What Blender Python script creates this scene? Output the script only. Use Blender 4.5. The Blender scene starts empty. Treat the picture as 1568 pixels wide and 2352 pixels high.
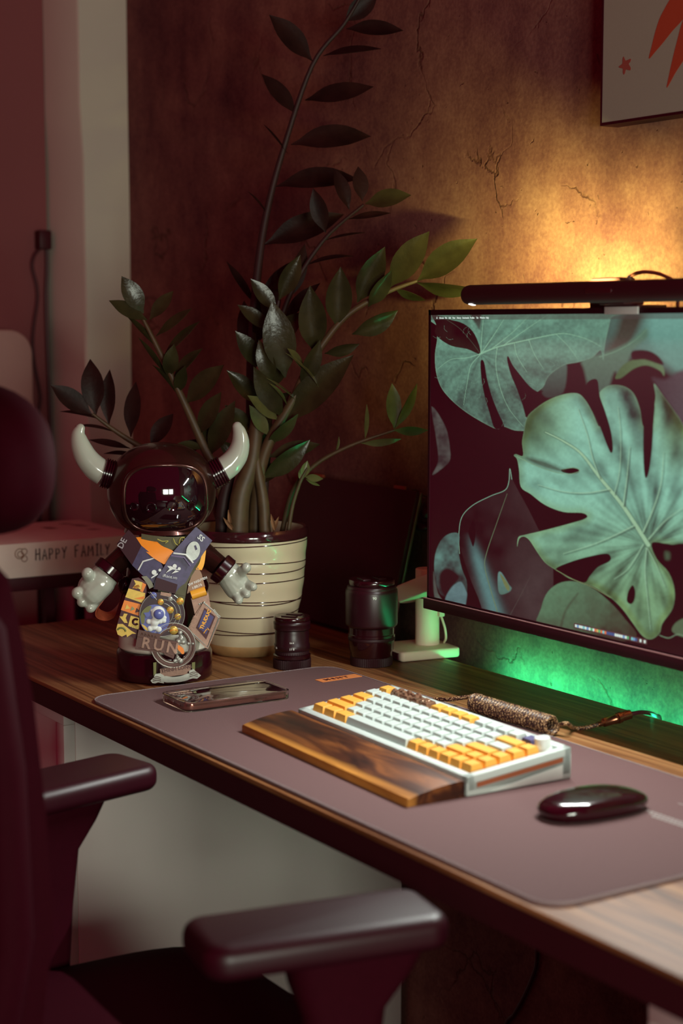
import bpy, bmesh, math, random
import numpy as np
from mathutils import Vector, Matrix, noise as mnoise

scene = bpy.context.scene
COL = scene.collection
rnd = random.Random(7)

# ------------------------------------------------------------------ camera
IMG_W, IMG_H = 1568, 2352
FPX = 3800.0                      # focal length in pixels of the 1568x2352 frame
CAM = np.array([0.0, 0.0, 1.23])
DESK = 0.75                       # desk surface height
_pitch = math.atan((1176 - 745) / FPX)
_up = np.array([0, -math.cos(_pitch), -math.sin(_pitch)])
_d = np.array([-1680 - 784, 745 - 1176, FPX], float)
_x = -_d - _up * np.dot(-_d, _up)
_x /= np.linalg.norm(_x)
RC = np.array([_x, np.cross(_up, _x), _up])   # camera axes (x right, y down, z forward) -> world

cam_data = bpy.data.cameras.new('camera')
cam = bpy.data.objects.new('camera', cam_data)
COL.objects.link(cam)
_r, _u, _b = RC @ [1, 0, 0], RC @ [0, -1, 0], RC @ [0, 0, -1]
cam.matrix_world = Matrix(((_r[0], _u[0], _b[0], CAM[0]), (_r[1], _u[1], _b[1], CAM[1]),
                           (_r[2], _u[2], _b[2], CAM[2]), (0, 0, 0, 1)))
cam_data.sensor_fit = 'VERTICAL'
cam_data.sensor_height = 36.0
cam_data.lens = FPX / IMG_H * 36.0
cam_data.clip_start = 0.05
cam_data.dof.use_dof = True
cam_data.dof.focus_distance = 2.20
cam_data.dof.aperture_fstop = 4.0
scene.camera = cam

# ------------------------------------------------------------------ light
scene.view_settings.view_transform = 'Standard'
scene.view_settings.look = 'None'
scene.view_settings.exposure = 0.0
scene.view_settings.gamma = 1.0
scene.view_settings.use_curve_mapping = False

world = bpy.data.worlds.new('added_red_ambient')  # even red glow added to lift blacks to maroon, without a source
scene.world = world
world.use_nodes = True
_bg = world.node_tree.nodes['Background']
_bg.inputs['Color'].default_value = (1.0, 0.02, 0.13, 1)
_bg.inputs['Strength'].default_value = 0.18

def area_light(name, loc, target, sx, sy, power, color, spread=180):
    l = bpy.data.lights.new(name, 'AREA')
    l.shape = 'RECTANGLE'; l.size = sx; l.size_y = sy
    l.energy = power; l.color = color; l.spread = math.radians(spread)
    o = bpy.data.objects.new(name, l); COL.objects.link(o)
    o.location = loc
    o.rotation_euler = (Vector(target) - Vector(loc)).to_track_quat('-Z', 'Y').to_euler()
    return o

# the two panes of a window on the right-hand side of the room
area_light('window_light', (1.45, 0.33, 1.14), (-2.0, 1.0, 0.8), 0.40, 0.62, 23, (0.92, 1.0, 0.84))
area_light('window_light', (1.35, -0.17, 1.14), (-2.0, 1.0, 0.8), 0.40, 0.62, 23, (0.92, 1.0, 0.84))

# ------------------------------------------------------------------ pixel -> world helpers
def ray(px, py):
    return RC @ np.array([px - 784.0, py - 1176.0, FPX])
def at_z(px, py, z=DESK):
    r = ray(px, py); return Vector(CAM + r * ((z - CAM[2]) / r[2]))
def at_y(px, py, Y):
    r = ray(px, py); return Vector(CAM + r * (Y / r[1]))
def at_x(px, py, X):
    r = ray(px, py); return Vector(CAM + r * (X / r[0]))
FWD = Vector((RC @ [0, 0, 1])); FWD.z = 0; FWD.normalize()
RIGHT = Vector((RC @ [1, 0, 0])); RIGHT.normalize()
def at_d(px, py, P, off=0.0):
    """on the upright plane through P that faces the room's camera side, moved off metres further away"""
    r = Vector(ray(px, py)); C = Vector(CAM)
    return C + r * (((Vector(P) - C).dot(FWD) + off) / r.dot(FWD))

# ------------------------------------------------------------------ object helpers
WM = {}
def tag(o, label=None, cat=None, group=None, kind=None):
    if label: o['label'] = label
    if cat: o['category'] = cat
    if group: o['group'] = group
    if kind: o['kind'] = kind
    return o
def thing(name, label, cat, loc=(0, 0, 0), rz=0.0, group=None):
    o = bpy.data.objects.new(name, None); COL.objects.link(o)
    o.empty_display_size = 0.05
    o.location = loc; o.rotation_euler = (0, 0, rz)
    WM[o.name] = Matrix.Translation(Vector(loc)) @ Matrix.Rotation(rz, 4, 'Z')
    return tag(o, label, cat, group)
def mesh(name, geo, sharp=40):
    vs, fs = geo
    me = bpy.data.meshes.new(name)
    me.from_pydata([tuple(v) for v in vs], [], fs)
    me.update()
    if sharp is not None:
        me.polygons.foreach_set('use_smooth', [True] * len(me.polygons))
        me.set_sharp_from_angle(angle=math.radians(sharp))
    return me
def part(name, geo, m, parent=None, world=False, sharp=40, label=None):
    """one mesh object; world=True means the vertices are given in world space"""
    vs, fs = geo
    if world and parent is not None:
        mi = WM[parent.name].inverted()
        vs = [mi @ Vector(v) for v in vs]
    o = bpy.data.objects.new(name, mesh(name, (vs, fs), sharp))
    COL.objects.link(o)
    if m is not None: o.data.materials.append(m)
    if parent is not None:
        o.parent = parent; WM[o.name] = WM[parent.name]
    else:
        WM[o.name] = Matrix.Identity(4)
    if label: o['label'] = label
    return o
def struct(name, geo, m, sharp=40):
    return tag(part(name, geo, m, None, sharp=sharp), kind='structure')
def solo(name, geo, m, label, cat, loc=None, rz=0, group=None, sharp=40):
    """a thing that is one mesh; geo in local space when loc is given"""
    o = part(name, geo, m, None, sharp=sharp)
    if loc is not None:
        o.location = loc; o.rotation_euler = (0, 0, rz)
        WM[o.name] = Matrix.Translation(Vector(loc)) @ Matrix.Rotation(rz, 4, 'Z')
    return tag(o, label, cat, group)

# ------------------------------------------------------------------ geometry (vertex list, face list)
def join(*gs):
    V, F = [], []
    for g in gs:
        n = len(V); V += [Vector(v) for v in g[0]]; F += [tuple(i + n for i in f) for f in g[1]]
    return V, F
def xf(g, M):
    return [M @ Vector(v) for v in g[0]], g[1]
def mv(g, x=0, y=0, z=0):
    return xf(g, Matrix.Translation((x, y, z)))
def box(x0, x1, y0, y1, z0, z1, bev=0.0, seg=2):
    if bev <= 0:
        V = [Vector(p) for p in ((x0,y0,z0),(x1,y0,z0),(x1,y1,z0),(x0,y1,z0),(x0,y0,z1),(x1,y0,z1),(x1,y1,z1),(x0,y1,z1))]
        return V, [(0,3,2,1),(4,5,6,7),(0,1,5,4),(1,2,6,5),(2,3,7,6),(3,0,4,7)]
    bm = bmesh.new()
    bmesh.ops.create_cube(bm, size=1)
    for v in bm.verts:
        v.co = Vector((x0 if v.co.x < 0 else x1, y0 if v.co.y < 0 else y1, z0 if v.co.z < 0 else z1))
    bmesh.ops.bevel(bm, geom=bm.edges[:], offset=bev, segments=seg, affect='EDGES', profile=0.5)
    return from_bm(bm)
def from_bm(bm):
    bm.verts.index_update()
    g = [v.co.copy() for v in bm.verts], [tuple(v.index for v in f.verts) for f in bm.faces]
    bm.free()
    return g
def lathe(prof, n=40, cx=0, cy=0):
    """prof: list of (radius, z), revolved about the vertical through (cx, cy)"""
    V, F = [], []
    rings = []
    for r, z in prof:
        if r < 1e-6:
            V.append(Vector((cx, cy, z))); rings.append([len(V) - 1])
        else:
            rings.append(list(range(len(V), len(V) + n)))
            for i in range(n):
                a = 2 * math.pi * i / n
                V.append(Vector((cx + r * math.cos(a), cy + r * math.sin(a), z)))
    for a, b in zip(rings, rings[1:]):
        if len(a) == 1 and len(b) == 1: continue
        for i in range(n):
            j = (i + 1) % n
            if len(a) == 1: F.append((a[0], b[j], b[i]))
            elif len(b) == 1: F.append((a[i], a[j], b[0]))
            else: F.append((a[i], a[j], b[j], b[i]))
    return V, F
def frames(path):
    """parallel-transported frames along a list of points"""
    P = [Vector(p) for p in path]
    T = []
    for i in range(len(P)):
        a, b = P[max(i - 1, 0)], P[min(i + 1, len(P) - 1)]
        t = (b - a); T.append(t.normalized() if t.length > 1e-9 else Vector((0, 0, 1)))
    n = T[0].orthogonal().normalized()
    out = []
    for i, t in enumerate(T):
        n = (n - t * n.dot(t))
        n = n.normalized() if n.length > 1e-9 else t.orthogonal().normalized()
        out.append((P[i], t, n, t.cross(n)))
    return out
def tube(path, r, n=10, caps=True, closed=False):
    """r: number, or list of radii along the path"""
    V, F = [], []
    fr = frames(path); m = len(fr)
    for i, (p, t, a, b) in enumerate(fr):
        rr = r[i] if isinstance(r, (list, tuple)) else r
        for k in range(n):
            w = 2 * math.pi * k / n
            V.append(p + (a * math.cos(w) + b * math.sin(w)) * rr)
    for i in range(m - 1 if not closed else m):
        i2 = (i + 1) % m
        for k in range(n):
            k2 = (k + 1) % n
            F.append((i * n + k, i * n + k2, i2 * n + k2, i2 * n + k))
    if caps and not closed:
        F.append(tuple(range(n - 1, -1, -1))); F.append(tuple((m - 1) * n + k for k in range(n)))
    return V, F
def spline(pts, k=6, closed=False):
    """Catmull-Rom through points (2D or 3D tuples / Vectors)"""
    P = [Vector(p) for p in pts]; n = len(P); out = []
    rng = range(n) if closed else range(n - 1)
    for i in rng:
        if closed: a, b, c, d = P[(i - 1) % n], P[i], P[(i + 1) % n], P[(i + 2) % n]
        else: a, b, c, d = P[max(i - 1, 0)], P[i], P[i + 1], P[min(i + 2, n - 1)]
        for j in range(k):
            t = j / k
            out.append(0.5 * ((2 * b) + (c - a) * t + (2 * a - 5 * b + 4 * c - d) * t * t + (3 * b - a - 3 * c + d) * t ** 3))
    if not closed: out.append(P[-1])
    return out
def prism(pts, o, ux, uy, h, base=0.0):
    """polygon (2D points) in the plane o + x*ux + y*uy, given thickness h along ux x uy"""
    o, ux, uy = Vector(o), Vector(ux), Vector(uy)
    nn = ux.cross(uy).normalized()
    pts = [(p[0], p[1]) for p in pts]
    area = sum(p[0] * q[1] - q[0] * p[1] for p, q in zip(pts, pts[1:] + pts[:1]))
    if area < 0: pts = pts[::-1]
    n = len(pts)
    V = [o + ux * p[0] + uy * p[1] + nn * base for p in pts] + [o + ux * p[0] + uy * p[1] + nn * (base + h) for p in pts]
    F = [tuple(range(n - 1, -1, -1)), tuple(range(n, 2 * n))]
    F += [(i, (i + 1) % n, n + (i + 1) % n, n + i) for i in range(n)]
    return V, F
def rrect(w, h, r, k=5, cx=0, cy=0):
    out = []
    for sx, sy, a0 in ((1, 1, 0), (-1, 1, 90), (-1, -1, 180), (1, -1, 270)):
        for j in range(k + 1):
            a = math.radians(a0 + 90 * j / k)
            out.append((cx + sx * (w / 2 - r) + r * math.cos(a), cy + sy * (h / 2 - r) + r * math.sin(a)))
    return out
def circle(r, n=24, cx=0, cy=0):
    return [(cx + r * math.cos(2 * math.pi * i / n), cy + r * math.sin(2 * math.pi * i / n)) for i in range(n)]
def ellipsoid(c, rx, ry, rz, nu=24, nv=14, p=1.0):
    """p < 1 makes it boxier"""
    V, F = [], []
    s = lambda v: math.copysign(abs(v) ** p, v)
    V.append(Vector((0, 0, -rz)))
    for j in range(1, nv):
        t = -math.pi / 2 + math.pi * j / nv
        for i in range(nu):
            a = 2 * math.pi * i / nu
            V.append(Vector((rx * s(math.cos(t)) * s(math.cos(a)), ry * s(math.cos(t)) * s(math.sin(a)), rz * s(math.sin(t)))))
    V.append(Vector((0, 0, rz)))
    for i in range(nu):
        i2 = (i + 1) % nu
        F.append((0, 1 + i2, 1 + i))
        for j in range(nv - 2):
            a = 1 + j * nu
            F.append((a + i, a + i2, a + nu + i2, a + nu + i))
        a = 1 + (nv - 2) * nu
        F.append((a + i, a + i2, len(V) - 1))
    c = Vector(c)
    return [v + c for v in V], F
def text_geo(s, size, o, ux, uy, depth=0.0004, align='LEFT', bold=0.0, shear=0.0, space=1.0):
    """flat lettering as real letters: text in the plane o, ux, uy"""
    cu = bpy.data.curves.new('lettering', 'FONT')
    cu.body = s; cu.size = size; cu.align_x = align; cu.extrude = depth / 2; cu.offset = bold; cu.shear = shear
    cu.resolution_u = 2; cu.space_character = space
    ob = bpy.data.objects.new('lettering', cu); COL.objects.link(ob)
    dg = bpy.context.evaluated_depsgraph_get()
    me = ob.evaluated_get(dg).to_mesh()
    ux, uy = Vector(ux).normalized(), Vector(uy).normalized(); nn = ux.cross(uy)
    V = [Vector(o) + ux * v.co.x + uy * v.co.y + nn * (v.co.z + depth / 2) for v in me.vertices]
    F = [tuple(p.vertices) for p in me.polygons]
    ob.evaluated_get(dg).to_mesh_clear()
    bpy.data.objects.remove(ob); bpy.data.curves.remove(cu)
    return V, F
def strip(center, side, w, th=0.0006, up=None):
    """a band: centre points, unit side vectors, widths; thickness th along side x direction"""
    V, F = [], []
    fr = frames(center); n = len(fr)
    for i, (p, t, _, _) in enumerate(fr):
        s = Vector(side[i] if isinstance(side, list) else side).normalized()
        s = (s - t * s.dot(t)).normalized()
        nn = s.cross(t) * (th / 2); ww = (w[i] if isinstance(w, (list, tuple)) else w) / 2
        V += [p - s * ww - nn, p + s * ww - nn, p + s * ww + nn, p - s * ww + nn]
    for i in range(n - 1):
        a, b = 4 * i, 4 * i + 4
        for k in range(4):
            k2 = (k + 1) % 4
            F.append((a + k, b + k, b + k2, a + k2))
    F.append((0, 1, 2, 3)); m = 4 * (n - 1); F.append((m + 3, m + 2, m + 1, m))
    return V, F

# ------------------------------------------------------------------ materials
def lin(c):
    return tuple(((v / 255) / 12.92 if v / 255 <= 0.04045 else ((v / 255 + 0.055) / 1.055) ** 2.4) for v in c)
MAT = {}
def mat(name, col, rough=0.5, metal=0.0, var=0.12, scale=40.0, bump=0.0, coat=0.0, spec=0.5, emit=None, estr=1.0, trans=0.0, ior=1.45, sheen=0.0):
    """plain surface with a slight noise in tone and roughness"""
    if name in MAT: return MAT[name]
    m = bpy.data.materials.new(name); m.use_nodes = True
    nt = m.node_tree; b = nt.nodes['Principled BSDF']
    tc = nt.nodes.new('ShaderNodeTexCoord')
    nz = nt.nodes.new('ShaderNodeTexNoise'); nz.inputs['Scale'].default_value = scale; nz.inputs['Detail'].default_value = 4
    nt.links.new(tc.outputs['Object'], nz.inputs['Vector'])
    mx = nt.nodes.new('ShaderNodeMix'); mx.data_type = 'RGBA'
    mx.inputs['A'].default_value = (*[c * (1 - var) for c in col], 1)
    mx.inputs['B'].default_value = (*[min(1, c * (1 + var)) for c in col], 1)
    nt.links.new(nz.outputs['Fac'], mx.inputs['Factor'])
    nt.links.new(mx.outputs['Result'], b.inputs['Base Color'])
    b.inputs['Roughness'].default_value = rough; b.inputs['Metallic'].default_value = metal
    b.inputs['Specular IOR Level'].default_value = spec; b.inputs['Coat Weight'].default_value = coat
    b.inputs['Coat Roughness'].default_value = 0.05
    b.inputs['Transmission Weight'].default_value = trans; b.inputs['IOR'].default_value = ior
    b.inputs['Sheen Weight'].default_value = sheen
    if bump:
        bp = nt.nodes.new('ShaderNodeBump'); bp.inputs['Strength'].default_value = bump; bp.inputs['Distance'].default_value = 0.002
        nt.links.new(nz.outputs['Fac'], bp.inputs['Height']); nt.links.new(bp.outputs['Normal'], b.inputs['Normal'])
    if emit:
        b.inputs['Emission Color'].default_value = (*emit, 1); b.inputs['Emission Strength'].default_value = estr
    MAT[name] = m
    return m
def nodes_of(name):
    m = bpy.data.materials.new(name); m.use_nodes = True
    MAT[name] = m
    nt = m.node_tree
    return m, nt, nt.nodes['Principled BSDF'], (lambda t: nt.nodes.new('ShaderNode' + t)), nt.links.new
def ramp(nt, stops):
    r = nt.nodes.new('ShaderNodeValToRGB')
    while len(r.color_ramp.elements) < len(stops): r.color_ramp.elements.new(0.5)
    for e, (p, c) in zip(r.color_ramp.elements, stops):
        e.position = p; e.color = (*c, 1)
    return r

def concrete():
    m, nt, b, N, L = nodes_of('stained_concrete')
    tc = N('TexCoord')
    mp = N('Mapping'); L(tc.outputs['Object'], mp.inputs['Vector'])
    big = N('TexNoise'); big.inputs['Scale'].default_value = 4.2; big.inputs['Detail'].default_value = 10; big.inputs['Roughness'].default_value = 0.70
    L(mp.outputs['Vector'], big.inputs['Vector'])
    st = N('Mapping'); st.inputs['Scale'].default_value = (22, 22, 7.0); L(tc.outputs['Object'], st.inputs['Vector'])
    streak = N('TexNoise'); streak.inputs['Scale'].default_value = 1.0; streak.inputs['Detail'].default_value = 7; streak.inputs['Roughness'].default_value = 0.65
    L(st.outputs['Vector'], streak.inputs['Vector'])
    fine = N('TexNoise'); fine.inputs['Scale'].default_value = 190; fine.inputs['Detail'].default_value = 4; L(mp.outputs['Vector'], fine.inputs['Vector'])
    s1 = N('Math'); s1.operation = 'MULTIPLY_ADD'; s1.inputs[1].default_value = 0.64; L(big.outputs['Fac'], s1.inputs[0])
    s1b = N('Math'); s1b.operation = 'MULTIPLY'; s1b.inputs[1].default_value = 0.20; L(streak.outputs['Fac'], s1b.inputs[0])
    L(s1b.outputs[0], s1.inputs[2])
    s2 = N('Math'); s2.operation = 'MULTIPLY_ADD'; s2.inputs[1].default_value = 0.2; L(fine.outputs['Fac'], s2.inputs[0]); L(s1.outputs[0], s2.inputs[2])
    rp = ramp(nt, [(0.36, (0.066, 0.017, 0.023)), (0.46, (0.128, 0.043, 0.043)), (0.54, (0.180, 0.071, 0.060)), (0.66, (0.275, 0.130, 0.098))])
    L(s2.outputs[0], rp.inputs['Fac'])
    # cracks: warped cell borders, only where a mask lets them show
    wn = N('TexNoise'); wn.inputs['Scale'].default_value = 6; wn.inputs['Detail'].default_value = 6; L(mp.outputs['Vector'], wn.inputs['Vector'])
    va = N('VectorMath'); va.operation = 'MULTIPLY_ADD'; va.inputs[1].default_value = (0.28, 0.28, 0.28); L(wn.outputs['Color'], va.inputs[0]); L(mp.outputs['Vector'], va.inputs[2])
    vo = N('TexVoronoi'); vo.feature = 'DISTANCE_TO_EDGE'; vo.inputs['Scale'].default_value = 4.2; L(va.outputs[0], vo.inputs['Vector'])
    cr = N('MapRange'); cr.inputs['From Min'].default_value = 0.0; cr.inputs['From Max'].default_value = 0.014; cr.inputs['To Min'].default_value = 1; cr.inputs['To Max'].default_value = 0
    L(vo.outputs['Distance'], cr.inputs['Value'])
    mk = N('TexNoise'); mk.inputs['Scale'].default_value = 5.5; mk.inputs['Detail'].default_value = 5; L(mp.outputs['Vector'], mk.inputs['Vector'])
    mr = N('MapRange'); mr.inputs['From Min'].default_value = 0.50; mr.inputs['From Max'].default_value = 0.60; L(mk.outputs['Fac'], mr.inputs['Value'])
    cm = N('Math'); cm.operation = 'MULTIPLY'; L(cr.outputs[0], cm.inputs[0]); L(mr.outputs[0], cm.inputs[1])
    # pits
    pv = N('TexVoronoi'); pv.inputs['Scale'].default_value = 34; L(va.outputs[0], pv.inputs['Vector'])
    pr = N('MapRange'); pr.inputs['From Min'].default_value = 0.03; pr.inputs['From Max'].default_value = 0.10; pr.inputs['To Min'].default_value = 0.7; pr.inputs['To Max'].default_value = 0
    L(pv.outputs['Distance'], pr.inputs['Value'])
    pm = N('Math'); pm.operation = 'MAXIMUM'; L(cm.outputs[0], pm.inputs[0]); L(pr.outputs[0], pm.inputs[1])
    mx = N('Mix'); mx.data_type = 'RGBA'; mx.inputs['B'].default_value = (0.07, 0.02, 0.012, 1)
    pf = N('Math'); pf.operation = 'MULTIPLY'; pf.inputs[1].default_value = 0.8; L(pm.outputs[0], pf.inputs[0])
    L(pf.outputs[0], mx.inputs['Factor']); L(rp.outputs['Color'], mx.inputs['A'])
    L(mx.outputs['Result'], b.inputs['Base Color'])
    b.inputs['Roughness'].default_value = 0.9; b.inputs['Specular IOR Level'].default_value = 0.25
    h = N('Math'); h.operation = 'SUBTRACT'; L(s2.outputs[0], h.inputs[0]); L(pm.outputs[0], h.inputs[1])
    bp = N('Bump'); bp.inputs['Strength'].default_value = 0.55; bp.inputs['Distance'].default_value = 0.004; L(h.outputs[0], bp.inputs['Height']); L(bp.outputs['Normal'], b.inputs['Normal'])
    return m
def wood(name, stops, scale=(3.0, 60, 60), rough=0.45, coat=0.0, dist=1.4, rot=0):
    m, nt, b, N, L = nodes_of(name)
    tc = N('TexCoord'); mp = N('Mapping'); mp.inputs['Scale'].default_value = scale; mp.inputs['Rotation'].default_value = (0, 0, rot)
    L(tc.outputs['Object'], mp.inputs['Vector'])
    nz = N('TexNoise'); nz.inputs['Scale'].default_value = 1.0; nz.inputs['Detail'].default_value = 6; nz.inputs['Roughness'].default_value = 0.6; nz.inputs['Distortion'].default_value = dist
    L(mp.outputs['Vector'], nz.inputs['Vector'])
    rp = ramp(nt, stops); L(nz.outputs['Fac'], rp.inputs['Fac']); L(rp.outputs['Color'], b.inputs['Base Color'])
    b.inputs['Roughness'].default_value = rough; b.inputs['Specular IOR Level'].default_value = 0.35; b.inputs['Coat Weight'].default_value = coat; b.inputs['Coat Roughness'].default_value = 0.25
    bp = N('Bump'); bp.inputs['Strength'].default_value = 0.12; bp.inputs['Distance'].default_value = 0.001; L(nz.outputs['Fac'], bp.inputs['Height']); L(bp.outputs['Normal'], b.inputs['Normal'])
    return m

M_CONC = concrete()
M_WOOD = wood('walnut_desk', [(0.30, (0.085, 0.028, 0.010)), (0.46, (0.22, 0.085, 0.029)), (0.56, (0.33, 0.145, 0.052)), (0.72, (0.44, 0.23, 0.095))], scale=(2.2, 55, 55), rough=0.5)
def rest_wood():
    """dark heartwood with a sapwood streak along the front edge (object y = across the rest)"""
    m, nt, b, N, L = nodes_of('walnut_rest')
    tc = N('TexCoord'); mp = N('Mapping'); mp.inputs['Scale'].default_value = (7, 40, 40); L(tc.outputs['Object'], mp.inputs['Vector'])
    nz = N('TexNoise'); nz.inputs['Scale'].default_value = 1.0; nz.inputs['Detail'].default_value = 6; nz.inputs['Distortion'].default_value = 0.9; L(mp.outputs['Vector'], nz.inputs['Vector'])
    rp = ramp(nt, [(0.36, (0.020, 0.004, 0.002)), (0.52, (0.065, 0.016, 0.005)), (0.66, (0.20, 0.062, 0.014))]); L(nz.outputs['Fac'], rp.inputs['Fac'])
    r2 = ramp(nt, [(0.34, (0.30, 0.11, 0.02)), (0.66, (0.62, 0.27, 0.05))]); L(nz.outputs['Fac'], r2.inputs['Fac'])
    sx = N('SeparateXYZ'); L(tc.outputs['Object'], sx.inputs['Vector'])
    a = N('Math'); a.operation = 'MULTIPLY_ADD'; a.inputs[1].default_value = 0.020; L(nz.outputs['Fac'], a.inputs[0]); L(sx.outputs['Y'], a.inputs[2])
    mr = N('MapRange'); mr.inputs['From Min'].default_value = 0.0165; mr.inputs['From Max'].default_value = 0.0235; mr.inputs['To Min'].default_value = 1; mr.inputs['To Max'].default_value = 0; L(a.outputs[0], mr.inputs['Value'])
    mx = N('Mix'); mx.data_type = 'RGBA'; L(mr.outputs[0], mx.inputs['Factor']); L(rp.outputs['Color'], mx.inputs['A']); L(r2.outputs['Color'], mx.inputs['B'])
    L(mx.outputs['Result'], b.inputs['Base Color']); b.inputs['Roughness'].default_value = 0.5; b.inputs['Specular IOR Level'].default_value = 0.3
    return m
M_REST = rest_wood()
M_BLACK = mat('maroon_black_plastic', (0.046, 0.0015, 0.007), 0.5, spec=0.35)
M_GLOSSB = mat('glossy_black', (0.05, 0.003, 0.008), 0.12, coat=0.5)
M_CHAIR = mat('chair_black', (0.030, 0.001, 0.005), 0.75, scale=120, spec=0.08)
M_ARM = mat('armrest_rubber', (0.026, 0.001, 0.005), 0.42)
M_WHITEWALL = mat('white_plaster', (0.60, 0.56, 0.47), 0.9, var=0.06, scale=6, bump=0.1)
M_SHADEWALL = mat('shade_tinted_plaster', (0.23, 0.070, 0.074), 0.9, var=0.06, scale=5, bump=0.1)  # white wall in shade: missing light put into a darker, redder colour
M_CAB = mat('white_laminate', (0.80, 0.71, 0.67), 0.5, var=0.03, scale=8)
M_FLOOR = mat('dark_floor', (0.05, 0.005, 0.01), 0.5, scale=8)
M_MAT = mat('mauve_felt', (0.135, 0.062, 0.062), 0.85, var=0.28, scale=900, bump=0.4, sheen=0.1)
M_STITCH = mat('mat_stitching', (0.28, 0.22, 0.22), 0.8)
M_WPLASTIC = mat('white_plastic', (0.54, 0.61, 0.58), 0.45, var=0.02)
M_CREAM = mat('cream_metal', (0.80, 0.66, 0.50), 0.5, var=0.03)
M_ORKEY = mat('orange_keycap', (0.86, 0.42, 0.07), 0.5, var=0.03)
M_NAVY = mat('navy_keycap', (0.10, 0.09, 0.20), 0.45)
M_RUBBERC = mat('cable_black', (0.06, 0.01, 0.015), 0.5)
# ================================================================== the room
WALL_Y = 1.47
XC, YP, XL = -3.07, 1.374, -3.235       # corner with the concrete, pillar edge, recessed left wall
struct('floor', box(-3.4, 1.6, -1.6, WALL_Y, -0.05, 0.0), M_FLOOR)
struct('wall_back', box(-3.4, 1.6, WALL_Y, WALL_Y + 0.12, 0.0, 2.7), M_CONC)
def pillar():
    # uneven plastered edge: the outer corner wanders by a few millimetres
    n = 26; V, F = [], []
    for i in range(n + 1):
        z = 2.7 * i / n
        e = 0.004 * mnoise.noise(Vector((z * 2.3, 3.1, 0))) + (0.006 if z > 1.62 else 0)
        f = 0.003 * mnoise.noise(Vector((z * 3.1, 8.1, 0)))
        V += [Vector((XC + f, WALL_Y, z)), Vector((XC + f, YP - e, z)), Vector((XC - 0.006, YP - e - 0.004, z)), Vector((XL - 0.1, YP - e - 0.004, z)), Vector((XL - 0.1, WALL_Y, z))]
    for i in range(n):
        for k in range(5):
            k2 = (k + 1) % 5; a = 5 * i; b = a + 5
            F.append((a + k, b + k, b + k2, a + k2))
    F += [(0, 1, 2, 3, 4), tuple(5 * n + k for k in (4, 3, 2, 1, 0))]
    return V, F
struct('wall_corner', pillar(), M_WHITEWALL)
struct('wall_left', box(XL - 0.1, XL, -1.6, YP - 0.012, 0.0, 2.7), M_SHADEWALL)
struct('trim_1', box(-2.08, 1.6, WALL_Y - 0.012, WALL_Y, 0.0, 0.07), M_BLACK)

# ================================================================== desk
DX0, DX1, DY0, DY1 = -2.478, 0.35, 0.849, 1.402
desk = thing('desk', 'long walnut-topped desk with dark front edge along the concrete wall', 'desk', (-1.06, 1.125, 0))
M_EDGE = mat('dark_desk_edge', (0.04, 0.002, 0.006), 0.6)
part('desktop', box(DX0, DX1, DY0, DY1, DESK - 0.006, DESK, 0.0015), M_WOOD, desk, True)
part('edge_band', box(DX0, DX1, DY0, DY1, DESK - 0.033, DESK - 0.006), M_EDGE, desk, True)
for lx in (-0.25, 0.25):
    part('leg', box(lx, lx + 0.05, 1.30, 1.35, 0, DESK - 0.033, 0.003), M_BLACK, desk, True)
part('leg', box(DX0 + 0.02, DX0 + 0.07, 1.30, 1.35, 0, DESK - 0.033, 0.003), M_BLACK, desk, True)

def cabinet(name, x0, x1, label):
    c = thing(name, label, 'cabinet', ((x0 + x1) / 2, 1.18, 0), 0, 'white cabinets under the desk')
    zt = DESK - 0.0332
    part('side_panel', box(x1 - 0.018, x1, 0.905, WALL_Y - 0.013, 0, zt, 0.001), M_CAB, c, True)
    part('side_panel', box(x0, x0 + 0.018, 0.905, WALL_Y - 0.013, 0, zt, 0.001), M_CAB, c, True)
    part('back_panel', box(x0 + 0.018, x1 - 0.018, WALL_Y - 0.035, WALL_Y - 0.02, 0.02, zt), M_CAB, c, True)
    # doors with a raised frame
    xm = (x0 + x1) / 2
    for a, b in ((x0 + 0.001, xm - 0.0015), (xm + 0.0015, x1 - 0.001)):
        d = part('door', box(a + 0.025, b - 0.025, 0.893, 0.905, 0.03 + 0.025, zt - 0.012 - 0.025), M_CAB, c, True)
        part('door_rail', box(a, b, 0.888, 0.905, zt - 0.012 - 0.025, zt - 0.012, 0.0015), M_CAB, d, True)
        part('door_rail', box(a, b, 0.888, 0.905, 0.03, 0.055, 0.0015), M_CAB, d, True)
        part('door_stile', box(a, a + 0.025, 0.888, 0.905, 0.055, zt - 0.037, 0.0015), M_CAB, d, True)
        part('door_stile', box(b - 0.025, b, 0.888, 0.905, 0.055, zt - 0.037, 0.0015), M_CAB, d, True)
    return c
cabinet('desk_cabinet', -2.44, -2.085, 'white laminate cabinet under the left end of the desk, behind the chair')
cabinet('desk_cabinet', -0.93, -0.50, 'white laminate cabinet under the right end of the desk, corner seen, unseen body added to block light')  # only its corner shows; solid body added to keep window light off the wall

# ================================================================== desk mat
mx0, mx1, my0, my1 = -1.9335, -1.012, 0.856, 1.227
mat_t = thing('desk_mat', 'mauve felt desk mat with stitched edge and an orange tag', 'desk mat', ((mx0 + mx1) / 2, (my0 + my1) / 2, DESK), 0)
mw, mh = mx1 - mx0, my1 - my0
MZ = 0.0032
outl = rrect(mw, mh, 0.03, 8)
part('felt_pad', prism(outl, (0, 0, 0.0002), (1, 0, 0), (0, 1, 0), MZ - 0.0002), M_MAT, mat_t)
part('stitched_edge', tube([(x, y, MZ - 0.0006) for x, y in rrect(mw - 0.001, mh - 0.001, 0.03, 10)], 0.0013, 8, closed=True), M_STITCH, mat_t)
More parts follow.
